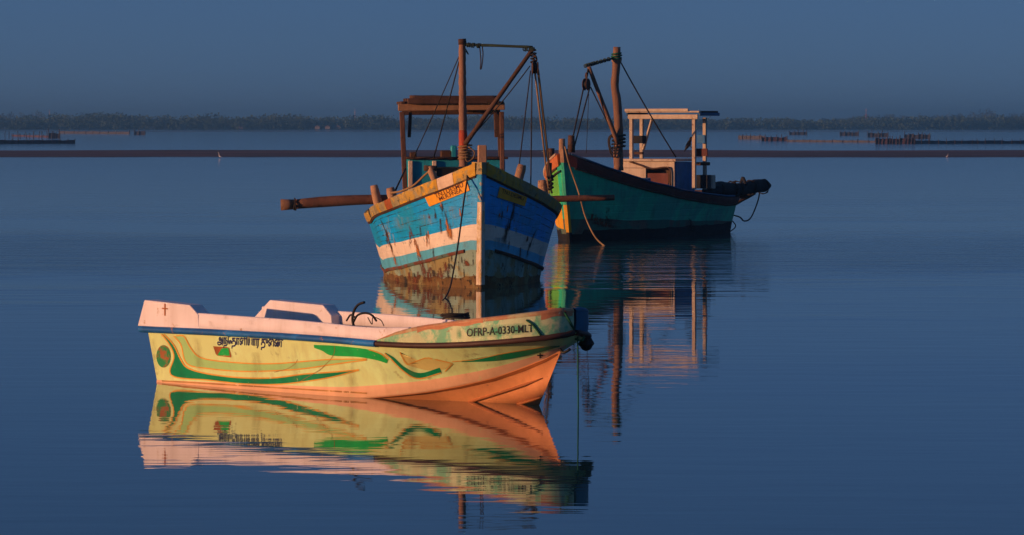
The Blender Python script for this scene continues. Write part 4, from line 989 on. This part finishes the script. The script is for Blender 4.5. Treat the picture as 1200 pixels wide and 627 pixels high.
mb.build('spar_lashing', 'dgrope', blue)
mb = MB(); a_ = cm(565, 53, XM + .15); mb.tube(smooth_path([a_, cm(566, 64, XM + .15), cm(564.5, 78, XM + .15), cm(563, 81, XM + .15), cm(563.5, 70, XM + .15), cm(562, 53, XM + .15)], 20), .012, 5); mb.build('hanging_rope', 'drope', blue)
def pulley(c, parent, r=.15, mat='dwood'):
    e = MB(); c = Vector(c)
    for sx_ in (-1, 1): e.tube([c + Vector((0, .045 * sx_, 0)), c + Vector((0, .065 * sx_, 0))], [r, r * .95], 14)
    b_ = e.build('pulley_block', mat, parent)
    e = MB(); e.tube([c - Vector((0, .035, 0)), c + Vector((0, .035, 0))], [r * .8, r * .8], 14); e.build('sheave', 'rubber', b_)
    e = MB(); e.tube(smooth_path([c + Vector((0, 0, r * .7)), c + Vector((.02, .03, r * 1.3)), c + Vector((0, 0, r * 1.9)), c + Vector((-.02, -.03, r * 1.3)), c + Vector((0, 0, r * .7))], 14), .02, 6); e.build('shackle', 'dwood', b_)
PB = cm(627, 80, XM + .6); pulley(PB, blue, .135)
mb = MB(); mb.tube(coil(BT.lerp(PB, .35), (0, 0, 1), .05, .01, 4, .28, 77), .016, 5); mb.build('block_strop', 'drope', blue)
def rigging(p0, p1, r, mat='drope', s_=0.0, nm='rigging_line', parent=blue, n=10): mb = MB(); mb.tube(sag(p0, p1, s_, n), r, 6); return mb.build(nm, mat, parent)
capL = lambda a, side=1, dz=0: TB.P(a, ztop(a) + dz, side, -.03)
rigging(cm(538, 66), fb.at_x(484, 186, XC + .1), .012, s_=.02); rigging(cm(538.5, 70), fb.at_x(508, 186, XC + .1), .014, s_=.02)
rigging(PB + Vector((0, -.1, .05)), cm(553, 160, XM + .15), .012, s_=.04)
rigging(PB + Vector((0, -.09, -.05)), fb.at_x(607, 205, -1.9), .013); rigging(PB + Vector((0, -.06, -.1)), fb.at_x(622, 216, -2.4), .013)
rigging(PB + Vector((0, .0, -.1)), fb.at_x(643, 222, -3.2), .020, 'mrope'); rigging(PB + Vector((0, .06, -.03)), fb.at_x(646, 218, -3.2), .026, 'mrope')
mb = MB(); c_ = fb.at_x(645, 214, -3.2); mb.tube(coil(c_, (0, 0, 1), .05, .02, 4, .3, 5), .022, 6); mb.build('hook_lashing', 'drope', blue)
mb = MB(); c_ = fb.at_x(644, 200, -3.2); mb.tube([c_ + Vector((0, 0, .16)), c_ - Vector((0, 0, .12))], [.05, .04], 8); mb.build('tackle_hook', 'dwood', blue)
# deck rope on the starboard rail
mb = MB(); mb.tube(smooth_path([fb.at_x(458, 226, -3.85), fb.at_x(470, 224, -3.3), fb.at_x(485, 217, -2.6), fb.at_x(497, 206, -2.0), fb.at_x(505, 199, -1.65)], 24), .022, 6); mb.tube(smooth_path([fb.at_x(506, 196, -1.7), fb.at_x(525, 197, -2.2), fb.at_x(543, 196, -3.0)], 12), .018, 6); mb.build('deck_rope', 'mrope', blue)
rigging(fb.at_x(475, 198, -5.5), fb.at_x(463, 224, -4.0), .02)
mb = MB(); mb.tube(smooth_path([TB.P(3.6, ztop(3.6), 1, .06), fb.at_x(650, 255, -3.5), fb.at_x(648, 268, -3.5), fb.at_x(645, 262, -3.5), fb.at_x(646, 246, -3.5)], 20), .008, 5); mb.build('hanging_wire', 'drope', blue)
# green bow line over the cap
# anchor rope
mb = MB(); p_top = TB.P(.3, ztop(.3), -1, .0); p1 = SBL.pt(547, 205, .09); pts = [TB.P(.35, ztop(.35) + .01, -1, -.08), TB.P(.32, ztop(.32) + .015, -1, .02), fb.w2l(world_pt(547.5, 203, 74.55)), fb.w2l(world_pt(543, 240, 74.1)), fb.w2l(world_pt(537, 285, 73.3)), fb.w2l(world_pt(531, 320, 72.2)), fb.w2l(world_pt(527, 338, 71.4)), fb.w2l(world_pt(521.5, 349.5, 70.4)), fb.w2l(world_pt(519, 352, 69.6))]
mb.tube(smooth_path(pts, 40), .017, 6); loose(mb, 'anchor_rope', 'drope', fb, 'dark anchor rope running from the blue bow into the water', 'rope')
# long timber lying across the blue boat
XP = -4.15
p0, p1, p2 = fb.at_x(329, 239.5, XP), fb.at_x(450, 238.5, XP), fb.at_x(720, 231.5, XP)
mb = MB(); pth, rs = pole(p0 + Vector((0, .27, 0)), p2, .125, .058, 26, .003, 21, knots=.03)
for i, t in enumerate(np.linspace(0, 1, 26)): pth[i].z += .10 * math.sin(math.pi * min(1, t * 1.6)) * (1 - t); rs[i] = np.interp(t, [0, .1, .33, .5, 1], [.098, .112, .09, .08, .06])
mb.tube(pth, rs, 12); pole_o = mb.build('timber_pole', 'woodx'); pole_o.location = fb.o; pole_o.rotation_euler = (0, 0, fb.a)
tag(pole_o, 'long thick brown timber pole lying across the blue trawler and overhanging both sides', 'timber')
mb = MB(); mb.tube([pth[0] + Vector((0, .03, 0)), pth[0] + Vector((0, -.27, -.01))], [.10, .115], 12); mb.build('pole_butt', 'wood', pole_o)
mb = MB(); mb.tube(coil(pth[0] + Vector((0, .02, 0)), (0, 1, 0), .118, .01, 1.6, .04, 3), .014, 6); mb.build('pole_binding', 'drope', pole_o)

# ================================================================== GREEN TRAWLER
fg = Frame(1.55, 104.3, -113.0)
green = fg.empty('fishing_trawler')
tag(green, 'dark green wooden fishing trawler with maroon sheer and cream cabin canopy behind', 'boat', 'wooden trawlers at anchor')
TG = Trawler(fg, 9.9, 1.58, 1.32, (3.6, 2.0, .72), [(0, 2.3), (1, 2.1), (2, 1.85), (3, 1.6), (5, 1.25), (7, 1.0), (9.9, .95)], .42, .82, 'green')
for _ in range(3):
    pts = TG.lift_line([(675, 196), (690, 200.5), (710, 207), (735, 214.5), (762, 222), (797, 230), (830, 235.5), (852, 238.5)], 1, 98, 122)
    pts = [p for p in pts if .05 < p[0] < 9.8]; TG.zsx = [0] + [p[0] for p in pts] + [10.5]; TG.zsz = [2.1] + [p[1] for p in pts] + [pts[-1][1]]
gz_top = fit(TG, [(675, 184.5), (690, 190), (710, 197.5), (735, 206), (762, 215), (797, 223.5), (830, 228.5), (852, 231)], 1, 2.42, [(10.5, TG.zs(9.9) + .2)], 98, 122, 9.8)
sc_t = lambda a: .62 - .03 * a + .06 * noise.noise(Vector((a * .9, 3.3, 0)))
bl_t = lambda a: .30 + .05 * noise.noise(Vector((a * 1.7, 5.3, 0))) if a > .3 else .2
yl_t = lambda a: 1.0 - .1 * a
mbh = make_hull(TG, [lambda a: -.6, lambda a: -.02, bl_t, sc_t, TG.zs], [0, 0, 1, 2], green, None, None, None)
ghull = mbh.build('hull', ['g_black', 'g_scum', 'g_green'], green, weld=True)
SG = Surf(fg, [ghull])
gdk = lambda a: (gz_top(a) - .10) if a < 2.9 else max(.75, TG.zs(a) - .55)
make_inner(TG, TG.zs, gdk, green, 'g_deck', 'g_deck')
mb = MB(); mb.box((-2.92, 0, 1.25), (.05, 2.5, .9), bev=.01); mb.build('fore_bulkhead', 'g_deck', green)
for side in (-1, 1):
    edges = [.06, 1.3, 2.9, 4.6, 6.4, 8.2, 9.9]
    for a0, a1 in zip(edges, edges[1:]): rail_piece(TG, a0 + .004, a1 - .004, side, lambda a: TG.zs(a) - .02, gz_top, .05, .10, 'sheer_plank', 'g_orange' if side < 0 and a0 < 1 else 'maroon', green, n=10)
    rail_piece(TG, .1, 9.88, side, lambda a: gz_top(a) + .003, lambda a: gz_top(a) + .05, .08, .13, 'cap_rail', 'cap_white' if side < 0 else 'g_deck', green, n=40)
    rail_piece(TG, .15, 9.8, side, lambda a: TG.zs(a) - .075, lambda a: TG.zs(a) - .025, .05, .0, 'rubbing_strake', 'dwood', green, n=40)
# stem, bow paint
def gstem(z0, z1, w, mat, x_=0):
    mb = MB(); rows = []
    for z in np.linspace(z0, z1, 8):
        x = TG.xof(0, z); rows.append([Vector((x - .12, -w - .05, z)), Vector((x + .06, -w * .7, z)), Vector((x + .06, w * .7, z)), Vector((x - .12, w + .05, z))])
    mb.grid(rows, closed_u=True, smooth=False, flip=True); mb.add(rows[-1], [tuple(range(4))]); mb.build('stem_post', mat, green)
gstem(-.4, .25, .06, 'g_black'); gstem(.25, 1.0, .06, 'g_yel'); gstem(1.0, 2.15, .06, 'g_green'); gstem(2.15, 2.52, .075, 'postw')
mb = MB(); rows = [[TG.P(a, lerp(.32 + .1 * a, yl_t(a), j / 4), -1, .008) for j in range(5)] for a in np.linspace(.02, 2.2, 14)]; mb.grid(rows, flip=True); mb.build('yellow_bow_paint', 'g_yel', green)
mb = MB(); rows = [[TG.P(a, lerp(yl_t(a), TG.zs(a) - .08, j / 4), -1, .006) for j in range(5)] for a in np.linspace(.02, 2.2, 14)]; mb.grid(rows, flip=True); mb.build('sunlit_bow_tint', 'g_sunlit', green)  # sunlit tone of the hull green painted on the starboard bow
run(SG, [(712, 243), (713, 252), (713, 262)], 4, 9, 'soot', green); run(SG, [(808, 256), (811, 266), (812, 273)], 3, 8, 'soot', green)
run(SG, [(690, 250), (705, 262), (720, 268)], 14, 26, 'rust', green)
# bow stub and lashings
def cg(px, py, x): return fg.at_x(px, py, x)
mb = MB(); p = cg(659, 166, .15); pth, rs = pole(p - Vector((0, 0, .45)), p + Vector((.03, 0, .08)), .10, .085, 6, .01, 4); mb.tube(pth, rs, 12); mb.build('bitt', 'postw', green)
mb = MB(); p = cg(646, 178, -1.1); pth, rs = pole(p - Vector((0, 0, .5)), p + Vector((.0, 0, .1)), .10, .09, 6, .01, 6); mb.tube(pth, rs, 12); mb.build('bitt', 'dwood', green)
mb = MB(); p = cg(643, 210, -1.1); pth, rs = pole(p - Vector((0, 0, .4)), p + Vector((0, 0, .2)), .09, .09, 6, .01, 6); mb.tube(pth, rs, 10); mb.build('fender_post', 'postw', green)
ch = [SG.pt(px, py, .03) for px, py in ((658, 200), (652, 204), (647, 210), (646, 218), (648, 226))]; ch = [c for c in ch if c]
if len(ch) > 2: mb = MB(); mb.tube(smooth_path(ch, 16), .028, 6); mb.build('bow_chain', 'drope', green)
# crooked mast, boom, spar
XGM = -2.75
def gm(px, py, x=XGM): return fg.at_x(px, py, x)
pts = [gm(725, 200), gm(724.5, 178), gm(725, 160), gm(724.5, 140), gm(723, 118), gm(720.5, 100), gm(722, 80), gm(723, 55)]
mb = MB(); sp = smooth_path(pts, 30); mb.tube(sp, [lerp(.135, .105, i / 29) * (1 + random.uniform(-.07, .07)) for i in range(30)], 12); mb.build('mast', 'wood', green)
mb = MB(); mb.tube(coil(gm(722.5, 66), (0, 0, 1), .13, .02, 3, .2, 31), .022, 6); mb.build('mast_head_lashing', 'grope', green)
mb = MB(); mb.tube([gm(717, 69.5, XGM + .05), gm(728.5, 71.5, XGM - .05)], .07, 8); mb.build('mast_pin', 'postw', green)
GB = gm(690, 78, XGM + 1.0)
mb = MB(); pth, rs = pole(gm(724, 168, XGM + .16), GB, .065, .055, 14, .004, 33); mb.tube(pth, rs, 10); mb.build('boom', 'wood', green)
mb = MB(); pth, rs = pole(gm(722, 67), gm(686.5, 77, XGM + 1.0), .026, .024, 14, .01, 34); mb.tube(pth, rs, 8); mb.build('head_spar', 'drope', green)
mb = MB(); A0, A1 = gm(722, 67), gm(686.5, 77, XGM + 1.0)
for t in (.25, .38, .5, .62, .72, .8, .9, 1): mb.tube(coil(A0.lerp(A1, t), A1 - A0, .045, .01, 1.8, .10, int(t * 90)), .014, 5)
mb.build('spar_lashing', 'dgrope', green)
GP = gm(687, 99, XGM + 1.05); pulley(GP, green, .17)
rigging(GB, GP + Vector((0, 0, .15)), .03, 'drope', parent=green, nm='block_strop', n=4)
rigging(GP + Vector((0, -.08, -.1)), cg(669, 172, -.4), .022, 'drope', parent=green); rigging(GP + Vector((0, .1, -.1)), cg(673, 172, -.4), .022, 'drope', parent=green)
mb = MB(); c_ = cg(669.5, 168, -.4); mb.tube([c_ + Vector((0, 0, .22)), c_ - Vector((0, 0, .25))], [.09, .11], 10); mb.build('lower_block', 'dwood', green)
rigging(gm(692, 102, XGM + 1.0), gm(719, 158, XGM + .2), .018, 'drope', parent=green); rigging(gm(690, 110, XGM + 1), gm(687, 180, -1.2), .008, 'drope', parent=green)
rigging(gm(728, 74), fg.at_x(792, 184, -5.2), .02, 'drope', parent=green, s_=.05)
mb = MB()
for k in range(3): mb.tube(smooth_path([gm(722, 155, XGM + .2), gm(715 - k, 162, XGM + .2), gm(715, 172 + 3 * k, XGM + .2), gm(720, 176 + 4 * k, XGM + .2), gm(724, 168, XGM + .2)], 16), .02, 5)
mb.tube(coil(gm(725, 166), (0, 0, 1), .17, .02, 4, .4, 3), .024, 6)
mb.build('mast_lashing', 'drope', green)
# cabin
XK = -5.0
k_l, k_r = fg.at_x(728, 190, XK), fg.at_x(791, 190, XK); kz = k_l.z
mb = MB(); th = .06
def wall_x(mb, x, px0, py0, px1, py1, th=.06):
    a_, b_ = fg.at_x(px0, py0, x), fg.at_x(px1, py1, x); mb.box((x - th / 2, (a_.y + b_.y) / 2, (a_.z + b_.z) / 2), (th, abs(a_.y - b_.y), abs(a_.z - b_.z)), bev=.008)
wall_x(mb, XK, 728, 188, 790.5, 197); wall_x(mb, XK, 785, 197, 790.5, 221); wall_x(mb, XK, 728, 197, 757, 221)
wall_x(mb, XK, 757, 214, 785, 221)
mb.build('cabin_front', 'cream', green)
mb = MB(); wall_x(mb, XK - .45, 752, 195, 795, 222, .03); mb.build('cabin_inside', 'dwood', green)
for (x0, y0, x1, y1) in ((748, 199, 753, 208), (736, 199, 741, 205)):
    pass
mb = MB(); mb.tube(smooth_path([fg.at_x(px, py, XK + .05) for px, py in ((738, 189.5), (750, 193.5), (763, 197.5), (780, 196), (785, 199), (785.5, 218))], 20), .025, 6); mb.build('handrail', 'dwood', green)
mb = MB(); rows = [[fg.at_x(px, py, XK + .02) for px in (759, 765, 771, 777, 783)] for py in (203, 208, 214, 219)]
rows = [[p + Vector((.05 * noise.noise(p * 5), 0, 0)) for p in r] for r in rows]; mb.grid(rows); mb.build('engine_cover', 'maroon', green)
dpt = 1.5
mb = MB(); mb.box((XK - dpt / 2 - .06, k_r.y + .0, (kz + .9) / 2), (dpt - .01, .05, kz - .9), bev=.008); mb.build('cabin_side', 'cabblue', green)
mb = MB(); mb.box((XK - dpt / 2 - .06, k_l.y + .03, (kz + .9) / 2), (dpt - .01, .05, kz - .9), bev=.008); mb.build('cabin_side', 'cabblue', green)
mb = MB(); mb.box((XK - dpt - .03, (k_l.y + k_r.y) / 2, (kz + .9) / 2), (.05, abs(k_l.y - k_r.y) - .06, kz - .9), bev=.008); mb.build('cabin_back', 'cabblue', green)
mb = MB(); mb.box((XK - dpt / 2, (k_l.y + k_r.y) / 2, kz + .06), (dpt + .16, abs(k_l.y - k_r.y) + .12, .07), bev=.015); mb.build('cabin_roof', 'cream', green)
# canopy
XV = XK - .25; XW = XV - .85
def gpost(px, pyt, pyb, x, w, mat, nm='canopy_post'):
    a_, b_ = fg.at_x(px, pyt, x), fg.at_x(px, pyb, x); mb = MB(); mb.beam(b_, a_, w, w, bev=.01, up=(1, 0, 0)); return mb.build(nm, mat, green)
gpost(740, 138, 188, XV, .10, 'cream'); gpost(752, 138, 188, XW, .10, 'cream'); gpost(813.5, 138, 222, XV, .10, 'cream'); gpost(826, 138, 222, XW, .10, 'cream')
mb = MB(); mb.beam(fg.at_x(764, 140, XV), fg.at_x(754, 175, XV - .6), .07, .07, bev=.01); mb.build('canopy_brace', 'cream', green)
mb = MB(); mb.beam(fg.at_x(736, 136.8, XV + .06), fg.at_x(818, 136.8, XV + .06), .06, .13, bev=.01); mb.build('canopy_beam', 'cream', green)
r0, r1 = fg.at_x(734, 131, XV + .16), fg.at_x(819, 132.5, XV + .16)
for k in range(9):
    x = XV + .10 - k * .175; mb = MB(); mb.beam((x, r0.y - .02, r0.z), (x, r1.y + .02, r0.z - .0), .165, .05, bev=.008); mb.build('roof_board', 'dwood' if k else 'cream', green)
for yy_ in (r0.y, r1.y): mb = MB(); mb.beam((XV + .1, yy_, r0.z - .07), (XV - 1.5, yy_, r0.z - .07), .05, .09, bev=.01); mb.build('roof_bearer', 'g_deck', green)
mb = MB(); mb.beam((XV + .2, r0.y - .03, r0.z + .045), (XV + .2, r1.y - .3, r0.z + .05), .05, .08, bev=.01); mb.build('roof_fascia', 'cream', green)
mb = MB(); wall_x(mb, XV - .3, 741, 159, 757, 168, .03); mb.build('canopy_panel', 'netroll', green); mb = MB(); wall_x(mb, XV - .3, 741, 178, 754, 181, .03); mb.build('canopy_panel', 'dwood', green)
mb = MB(); wall_x(mb, XV - .1, 811, 174, 829, 183, .04); pan = mb.build('canopy_panel', 'maroon', green)
mb = MB(); wall_x(mb, XW + .2, 817, 158, 826, 168, .04); mb.build('canopy_panel', 'cabblue', green)
mb = MB(); wall_x(mb, XV - .2, 814, 190, 828, 194, .3); mb.build('shelf', 'dwood', green); mb = MB(); wall_x(mb, XV - .2, 816, 205, 829, 221, .3); mb.build('engine_box', 'netroll', green)
# box on deck
a_ = fg.at_x(831, 218, XK - 2.3); mb = MB(); mb.box((a_.x, a_.y, a_.z + .12), (.24, .32, .40), bev=.02); cr = loose(mb, 'crate', 'cream', fg, 'small white crate on the stern deck of the green trawler', 'crate')
mb = MB(); mb.box((a_.x + .125, a_.y - .02, a_.z + .15), (.012, .14, .16), bev=.004); mb.build('crate_opening', 'black', cr)
# net roll over the stern
sx0 = -7.6
n0, n1 = fg.at_x(826, 223, -7.2), fg.at_x(899, 218.5, -11.6)
mb = MB(); k = 44; rows = []
ax = (n1 - n0); al = ax.length; ax.normalize(); sidev = ax.cross(Vector((0, 0, 1))).normalized(); upv = sidev.cross(ax)
for i in range(k + 1):
    t = i / k; R_ = np.interp(t, [0, .04, .3, .6, .93, 1], [.10, .17, .19, .18, .20, .12]); c = n0.lerp(n1, t) + upv * (.04 * math.sin(t * 9)); r = []
    for j in range(18):
        an = 2 * math.pi * j / 18; dd = R_ * (1 + .22 * noise.noise(Vector((t * 16, math.cos(an) * 1.6, math.sin(an) * 1.6)))); r.append(c + (sidev * math.cos(an) + upv * math.sin(an)) * dd)
    rows.append(r)
mb.grid(rows, closed_u=True); mb.add(rows[0], [tuple(range(18))]); mb.add(rows[-1], [tuple(range(18))])
nr = loose(mb, 'net_roll', 'netroll', fg, 'dark rolled fishing net lashed to a boom over the green trawler stern', 'fishing net')
for t in (.2, .42, .5, .72, .92): mb = MB(); mb.tube(coil(n0.lerp(n1, t), ax, .205, .01, 2, .07, int(t * 33)), .016, 5); mb.build('net_lashing', 'drope', nr)
mb = MB(); q = n0.lerp(n1, .58); hs = [q + sidev * .15 + upv * .1, q + upv * .28 + ax * .1, q - sidev * .12 + upv * .12 + ax * .22]; mb.tube(smooth_path(hs, 10), [.03, .04, .05, .05, .06, .06, .05, .05, .04, .03], 8); mb.build('net_fold', 'netroll', nr)
# braces under it: part of the boat
T0 = TG.P(9.9, .55, 1); T1 = TG.P(9.9, .55, -1)
for sd, t in ((1, .80), (-1, .75)):
    mb = MB(); b_ = n0.lerp(n1, t) - upv * .17; st_ = Vector((-9.93, sd * .5, .45)); pth, rs = pole(st_, b_, .06, .05, 8, .01, 51 + sd); mb.tube(pth, rs, 8); mb.build('stern_brace', 'dwood', green)
mb = MB(); mb.beam((-9.95, -1.0, TG.zs(9.9) + .28), (-9.95, 1.0, TG.zs(9.9) + .28), .14, .16, bev=.02); mb.build('stern_beam', 'dwood', green)
mb = MB(); mb.beam((-9.96, .6, -.3), (-9.96, .6, TG.zs(9.9)), .10, .3, bev=.02, up=(1, 0, 0)); mb.build('rudder', 'g_black', green)
mb = MB(); L0, L1 = n0.lerp(n1, .88) - upv * .1, Vector((-9.95, .9, .55)); mb.tube(smooth_path([L0, fg.at_x(888, 236, -10.9), fg.at_x(880, 255, -10.5), fg.at_x(872, 259, -10.2), fg.at_x(866, 254, -10.0), L1], 24), .022, 6); mb.tube(smooth_path([L1, fg.at_x(862, 264, -10.1), fg.at_x(855, 272, -10.0)], 10), .018, 6); mb.build('hanging_rope', 'drope', green)
# bow rope into the water
mb = MB(); pts = [fg.w2l(world_pt(662, 172, 103.6)), fg.w2l(world_pt(668, 196, 103.3)), fg.w2l(world_pt(678, 225, 102.9)), fg.w2l(world_pt(686, 254, 102.4)), fg.w2l(world_pt(697, 277, 101.6)), fg.w2l(world_pt(708, 288, 100.9)), fg.w2l(world_pt(712, 290.5, 100.0))]
mb.tube(smooth_path(pts, 30), .024, 6); loose(mb, 'anchor_rope', 'mrope', fg, 'tan anchor rope hanging from the green trawler bow into the water', 'rope')

# ================================================================== BIRDS
def bird(name, mat, loc, heading, s, neck, label, cat, legs='stake'):
    e = bpy.data.objects.new(name, None); COL.objects.link(e); e.location = loc; e.rotation_euler = (0, 0, heading); tag(e, label, cat)
    mb = MB(); pts = [(-.30, 0, .10), (-.20, 0, .13), (-.10, 0, .17), (0, 0, .21), (.08, 0, .25), (.13, 0, .25 + .10 * neck), (.15, 0, .29 + .32 * neck), (.20, 0, .32 + .36 * neck), (.25, 0, .32 + .36 * neck)]
    rs = [.012, .03, .065, .075, .062, .035, lerp(.05, .018, neck > .5), .03 if neck > .5 else .045, .012]
    sp = smooth_path([Vector(p) * s for p in pts], 30); rr = list(np.interp(np.linspace(0, 8, 30), range(9), rs) * s); mb.tube(sp, rr, 10); mb.build('body', mat, e)
    mb = MB(); mb.tube([Vector((.245, 0, .32 + .36 * neck)) * s, Vector((.34, 0, .30 + .36 * neck)) * s], [.013 * s, .002 * s], 6); mb.build('beak', legs, e)
    for sd in (-1, 1):
        mb = MB(); mb.tube([Vector((.02, .03 * sd, .17)) * s, Vector((.0, .03 * sd, .08)) * s, Vector((.015, .03 * sd, 0)) * s], .008 * s, 5); mb.tube([Vector((.015, .03 * sd, .004)) * s, Vector((.06, .03 * sd, .004)) * s], .007 * s, 5); mb.build('leg', legs, e)
        mb = MB(); mb.grid([[Vector((lerp(.07, -.26, t), sd * (.066 * math.sin(math.pi * min(1, t + .25)) + .012), .20 - .10 * t + .05 * w * (1 - t))) * s for w in (-1, 0, 1)] for t in np.linspace(0, 1, 8)]); mb.build('wing', mat, e)
    return e
pw = fg.at_x(811, 174.2, XV - .1); bl = fg.l2w(pw); cw = bird('crow', 'feather', bl, math.radians(15), .8, .0, 'black crow perched on the canopy panel of the green trawler', 'bird', 'black')
cw.rotation_euler = (0, math.radians(-38), math.radians(15))
dE = 225.0
for i, (px, py, s_, lb) in enumerate(((258, 185.4, .75, 'white egret standing at the left edge of the mud bank'), (1110, 184.2, .45, 'white egret at the right end of the mud bank'))):
    d = ground_d(py); bird('egret', 'egret', ((px - CX) / F * d, d, 0.0), math.radians(180 if i == 0 else 0), s_, 1.0, lb, 'bird', 'stake')

# ================================================================== FISH TRAPS, HUTS, MASTS
def fish_fence(px0, px1, pyb0, pyb1, hpx, net, gap, label, n_net=True, seed=0, stubs=.5):
    rnd = random.Random(seed); d0, d1 = ground_d(pyb0), ground_d(pyb1); A = Vector(((px0 - CX) / F * d0, d0, 0)); B = Vector(((px1 - CX) / F * d1, d1, 0))
    e = bpy.data.objects.new('fish_fence', None); COL.objects.link(e); e.location = A; tag(e, label, 'fish fence', 'fish fences in the far shallows')
    D = B - A; n = max(2, int(abs(px1 - px0) / gap)); h = hpx / F * (d0 + d1) / 2
    if n_net:
        mb = MB(); rows = []
        for i in range(n * 2 + 1):
            t = i / (n * 2); p = D * t; z1 = h * (.82 + .25 * noise.noise(Vector((t * n * .9, seed, 0)))); rows.append([p + Vector((0, -.05, -.05)), p + Vector((0, .03 * rnd.uniform(-1, 1), z1 * .5)), p + Vector((0, 0, z1))])
        mb.grid(rows, smooth=False); mb.grid([[q + Vector((0, .08, 0)) for q in r] for r in rows], smooth=False, flip=True); mb.build('net', net, e)
    for i in range(n + 1):
        t = min(1, max(0, (i + rnd.uniform(-.25, .25)) / n)); p = D * t; hh = h * rnd.uniform(1.0, 1.0 + stubs); mb = MB(); r = rnd.uniform(.04, .07) * d0 / 500
        mb.tube([p + Vector((0, -.1, -.3)), p + Vector((rnd.uniform(-.1, .1), -.1, hh * .5)), p + Vector((rnd.uniform(-.15, .15), -.1, hh))], [r, r, r * .8], 5); mb.build('stake', 'stake', e)
fish_fence(-25, 88, 168.5, 168.2, 5, 'net', 9, 'red brown net fence nearest the left edge of the photo', seed=1, stubs=.2)
fish_fence(5, 70, 162, 162, 5.5, 'netd', 5, 'dark staked fish trap behind the red brown net fence', n_net=False, seed=2, stubs=.6)
fish_fence(14, 58, 159.6, 161, 2.2, 'net', 8, 'low sloping net between stakes of the dark fish trap', seed=3)
fish_fence(57, 70, 162, 162, 7.5, 'netd', 5, 'small square grey net pen on the left', seed=4)
fish_fence(70, 152, 156.4, 157.2, 3.2, 'netd', 8, 'long thin far net fence on the left', seed=5)
fish_fence(157, 170, 158, 158, 5, 'netd', 5, 'isolated square grey net pen right of the thin fence', seed=6)
fish_fence(865, 896, 163, 163.3, 5, 'netd', 5, 'leftmost grey fish fence right of the green trawler', seed=7)
fish_fence(893, 922, 165.2, 165.2, 5.5, 'net', 5, 'brown fish fence stepping nearer beside the leftmost one', seed=8)
fish_fence(922, 1026, 166, 167, 2.6, 'netd', 9, 'long low fish fence linking two pens on the right', seed=9)
fish_fence(925, 946, 158, 158, 4, 'netd', 5, 'small far net pen above the long low fence', seed=10)
fish_fence(984, 1006, 159, 159, 5, 'netd', 5, 'far net pen with tall stakes in the middle right', seed=11)
fish_fence(1017, 1041, 160.5, 160.5, 5.5, 'netd', 5, 'grey net pen just behind the reddish fence', seed=12)
fish_fence(1026, 1072, 168.5, 168.5, 7.5, 'net', 4, 'tall reddish fish fence with close stakes on the right', seed=13)
fish_fence(1060, 1090, 162.5, 162.5, 6, 'netd', 5, 'dark net pen behind the right end of the reddish fence', seed=14)
fish_fence(1072, 1240, 168.5, 168.2, 4.4, 'netd', 9, 'long grey fish fence running out at the right edge', seed=15)
for i, (px, d) in enumerate(((282, 2105), (372, 2100), (384, 2100), (396, 2102))):
    x = (px - CX) / F * d; e = bpy.data.objects.new('hut', None); COL.objects.link(e); e.location = (x, d, .4)
    tag(e, ['tiny pale hut alone at the foot of the left forest', 'leftmost of three tiny pale huts below the forest', 'middle of three tiny pale huts below the forest', 'rightmost of three tiny pale huts below the forest'][i], 'hut', 'huts on the far shore')
    mb = MB(); mb.box((0, 0, .5), (2.6, 2.4, 1.2), bev=.05); mb.build('wall', 'hutwall', e)
    mb = MB(); mb.prism([(-1.6, -1.5, 1.05), (1.6, -1.5, 1.05), (0, -1.5, 2.0)], (0, 3, 0)); mb.build('roof', 'hutroof', e)
for i, (px, d, top, r, lb, mats) in enumerate(((1015, 2700, 127.5, .35, 'thin reddish mast standing above the right forest', ('mast_r', 'mast_p')), (416, 2500, 128, .3, 'thin pale pole above the forest left of the blue trawler', ('mast_p', 'mast_p')), (58, 2500, 128.5, .3, 'thin pale pole above the forest near the left edge', ('mast_p', 'mast_p')))):
    x = (px - CX) / F * d; h = EYE + (YH - top) / F * d; e = bpy.data.objects.new('radio_mast', None); COL.objects.link(e); e.location = (x, d, 0); tag(e, lb, 'mast')
    for k in range(4): mb = MB(); mb.tube([(0, 0, h * k / 4), (0, 0, h * (k + 1) / 4)], [r * (1 - .12 * k), r * (.88 - .12 * k)], 8); mb.build('mast_section', mats[k % 2], e)

# ================================================================== HAZE
mb = MB(); mb.box((0, 4350, 14.5), (12200, 9400, 31), bev=0)
hz = mb.build('haze', 'water'); hz.data.materials.clear()
hm = bpy.data.materials.new('haze_air'); hm.use_nodes = True; hn = hm.node_tree; hn.nodes.clear()
ho = hn.nodes.new('ShaderNodeOutputMaterial'); pv = hn.nodes.new('ShaderNodeVolumePrincipled')
pv.inputs['Color'].default_value = (0.62, 0.95, 1.0, 1); pv.inputs['Density'].default_value = 0.00030; pv.inputs['Anisotropy'].default_value = 0.82
hn.links.new(pv.outputs[0], ho.inputs['Volume']); hz.data.materials.append(hm); hz.visible_shadow = True
tag(hz, 'pale blue evening haze over the lagoon', 'haze', kind='stuff')
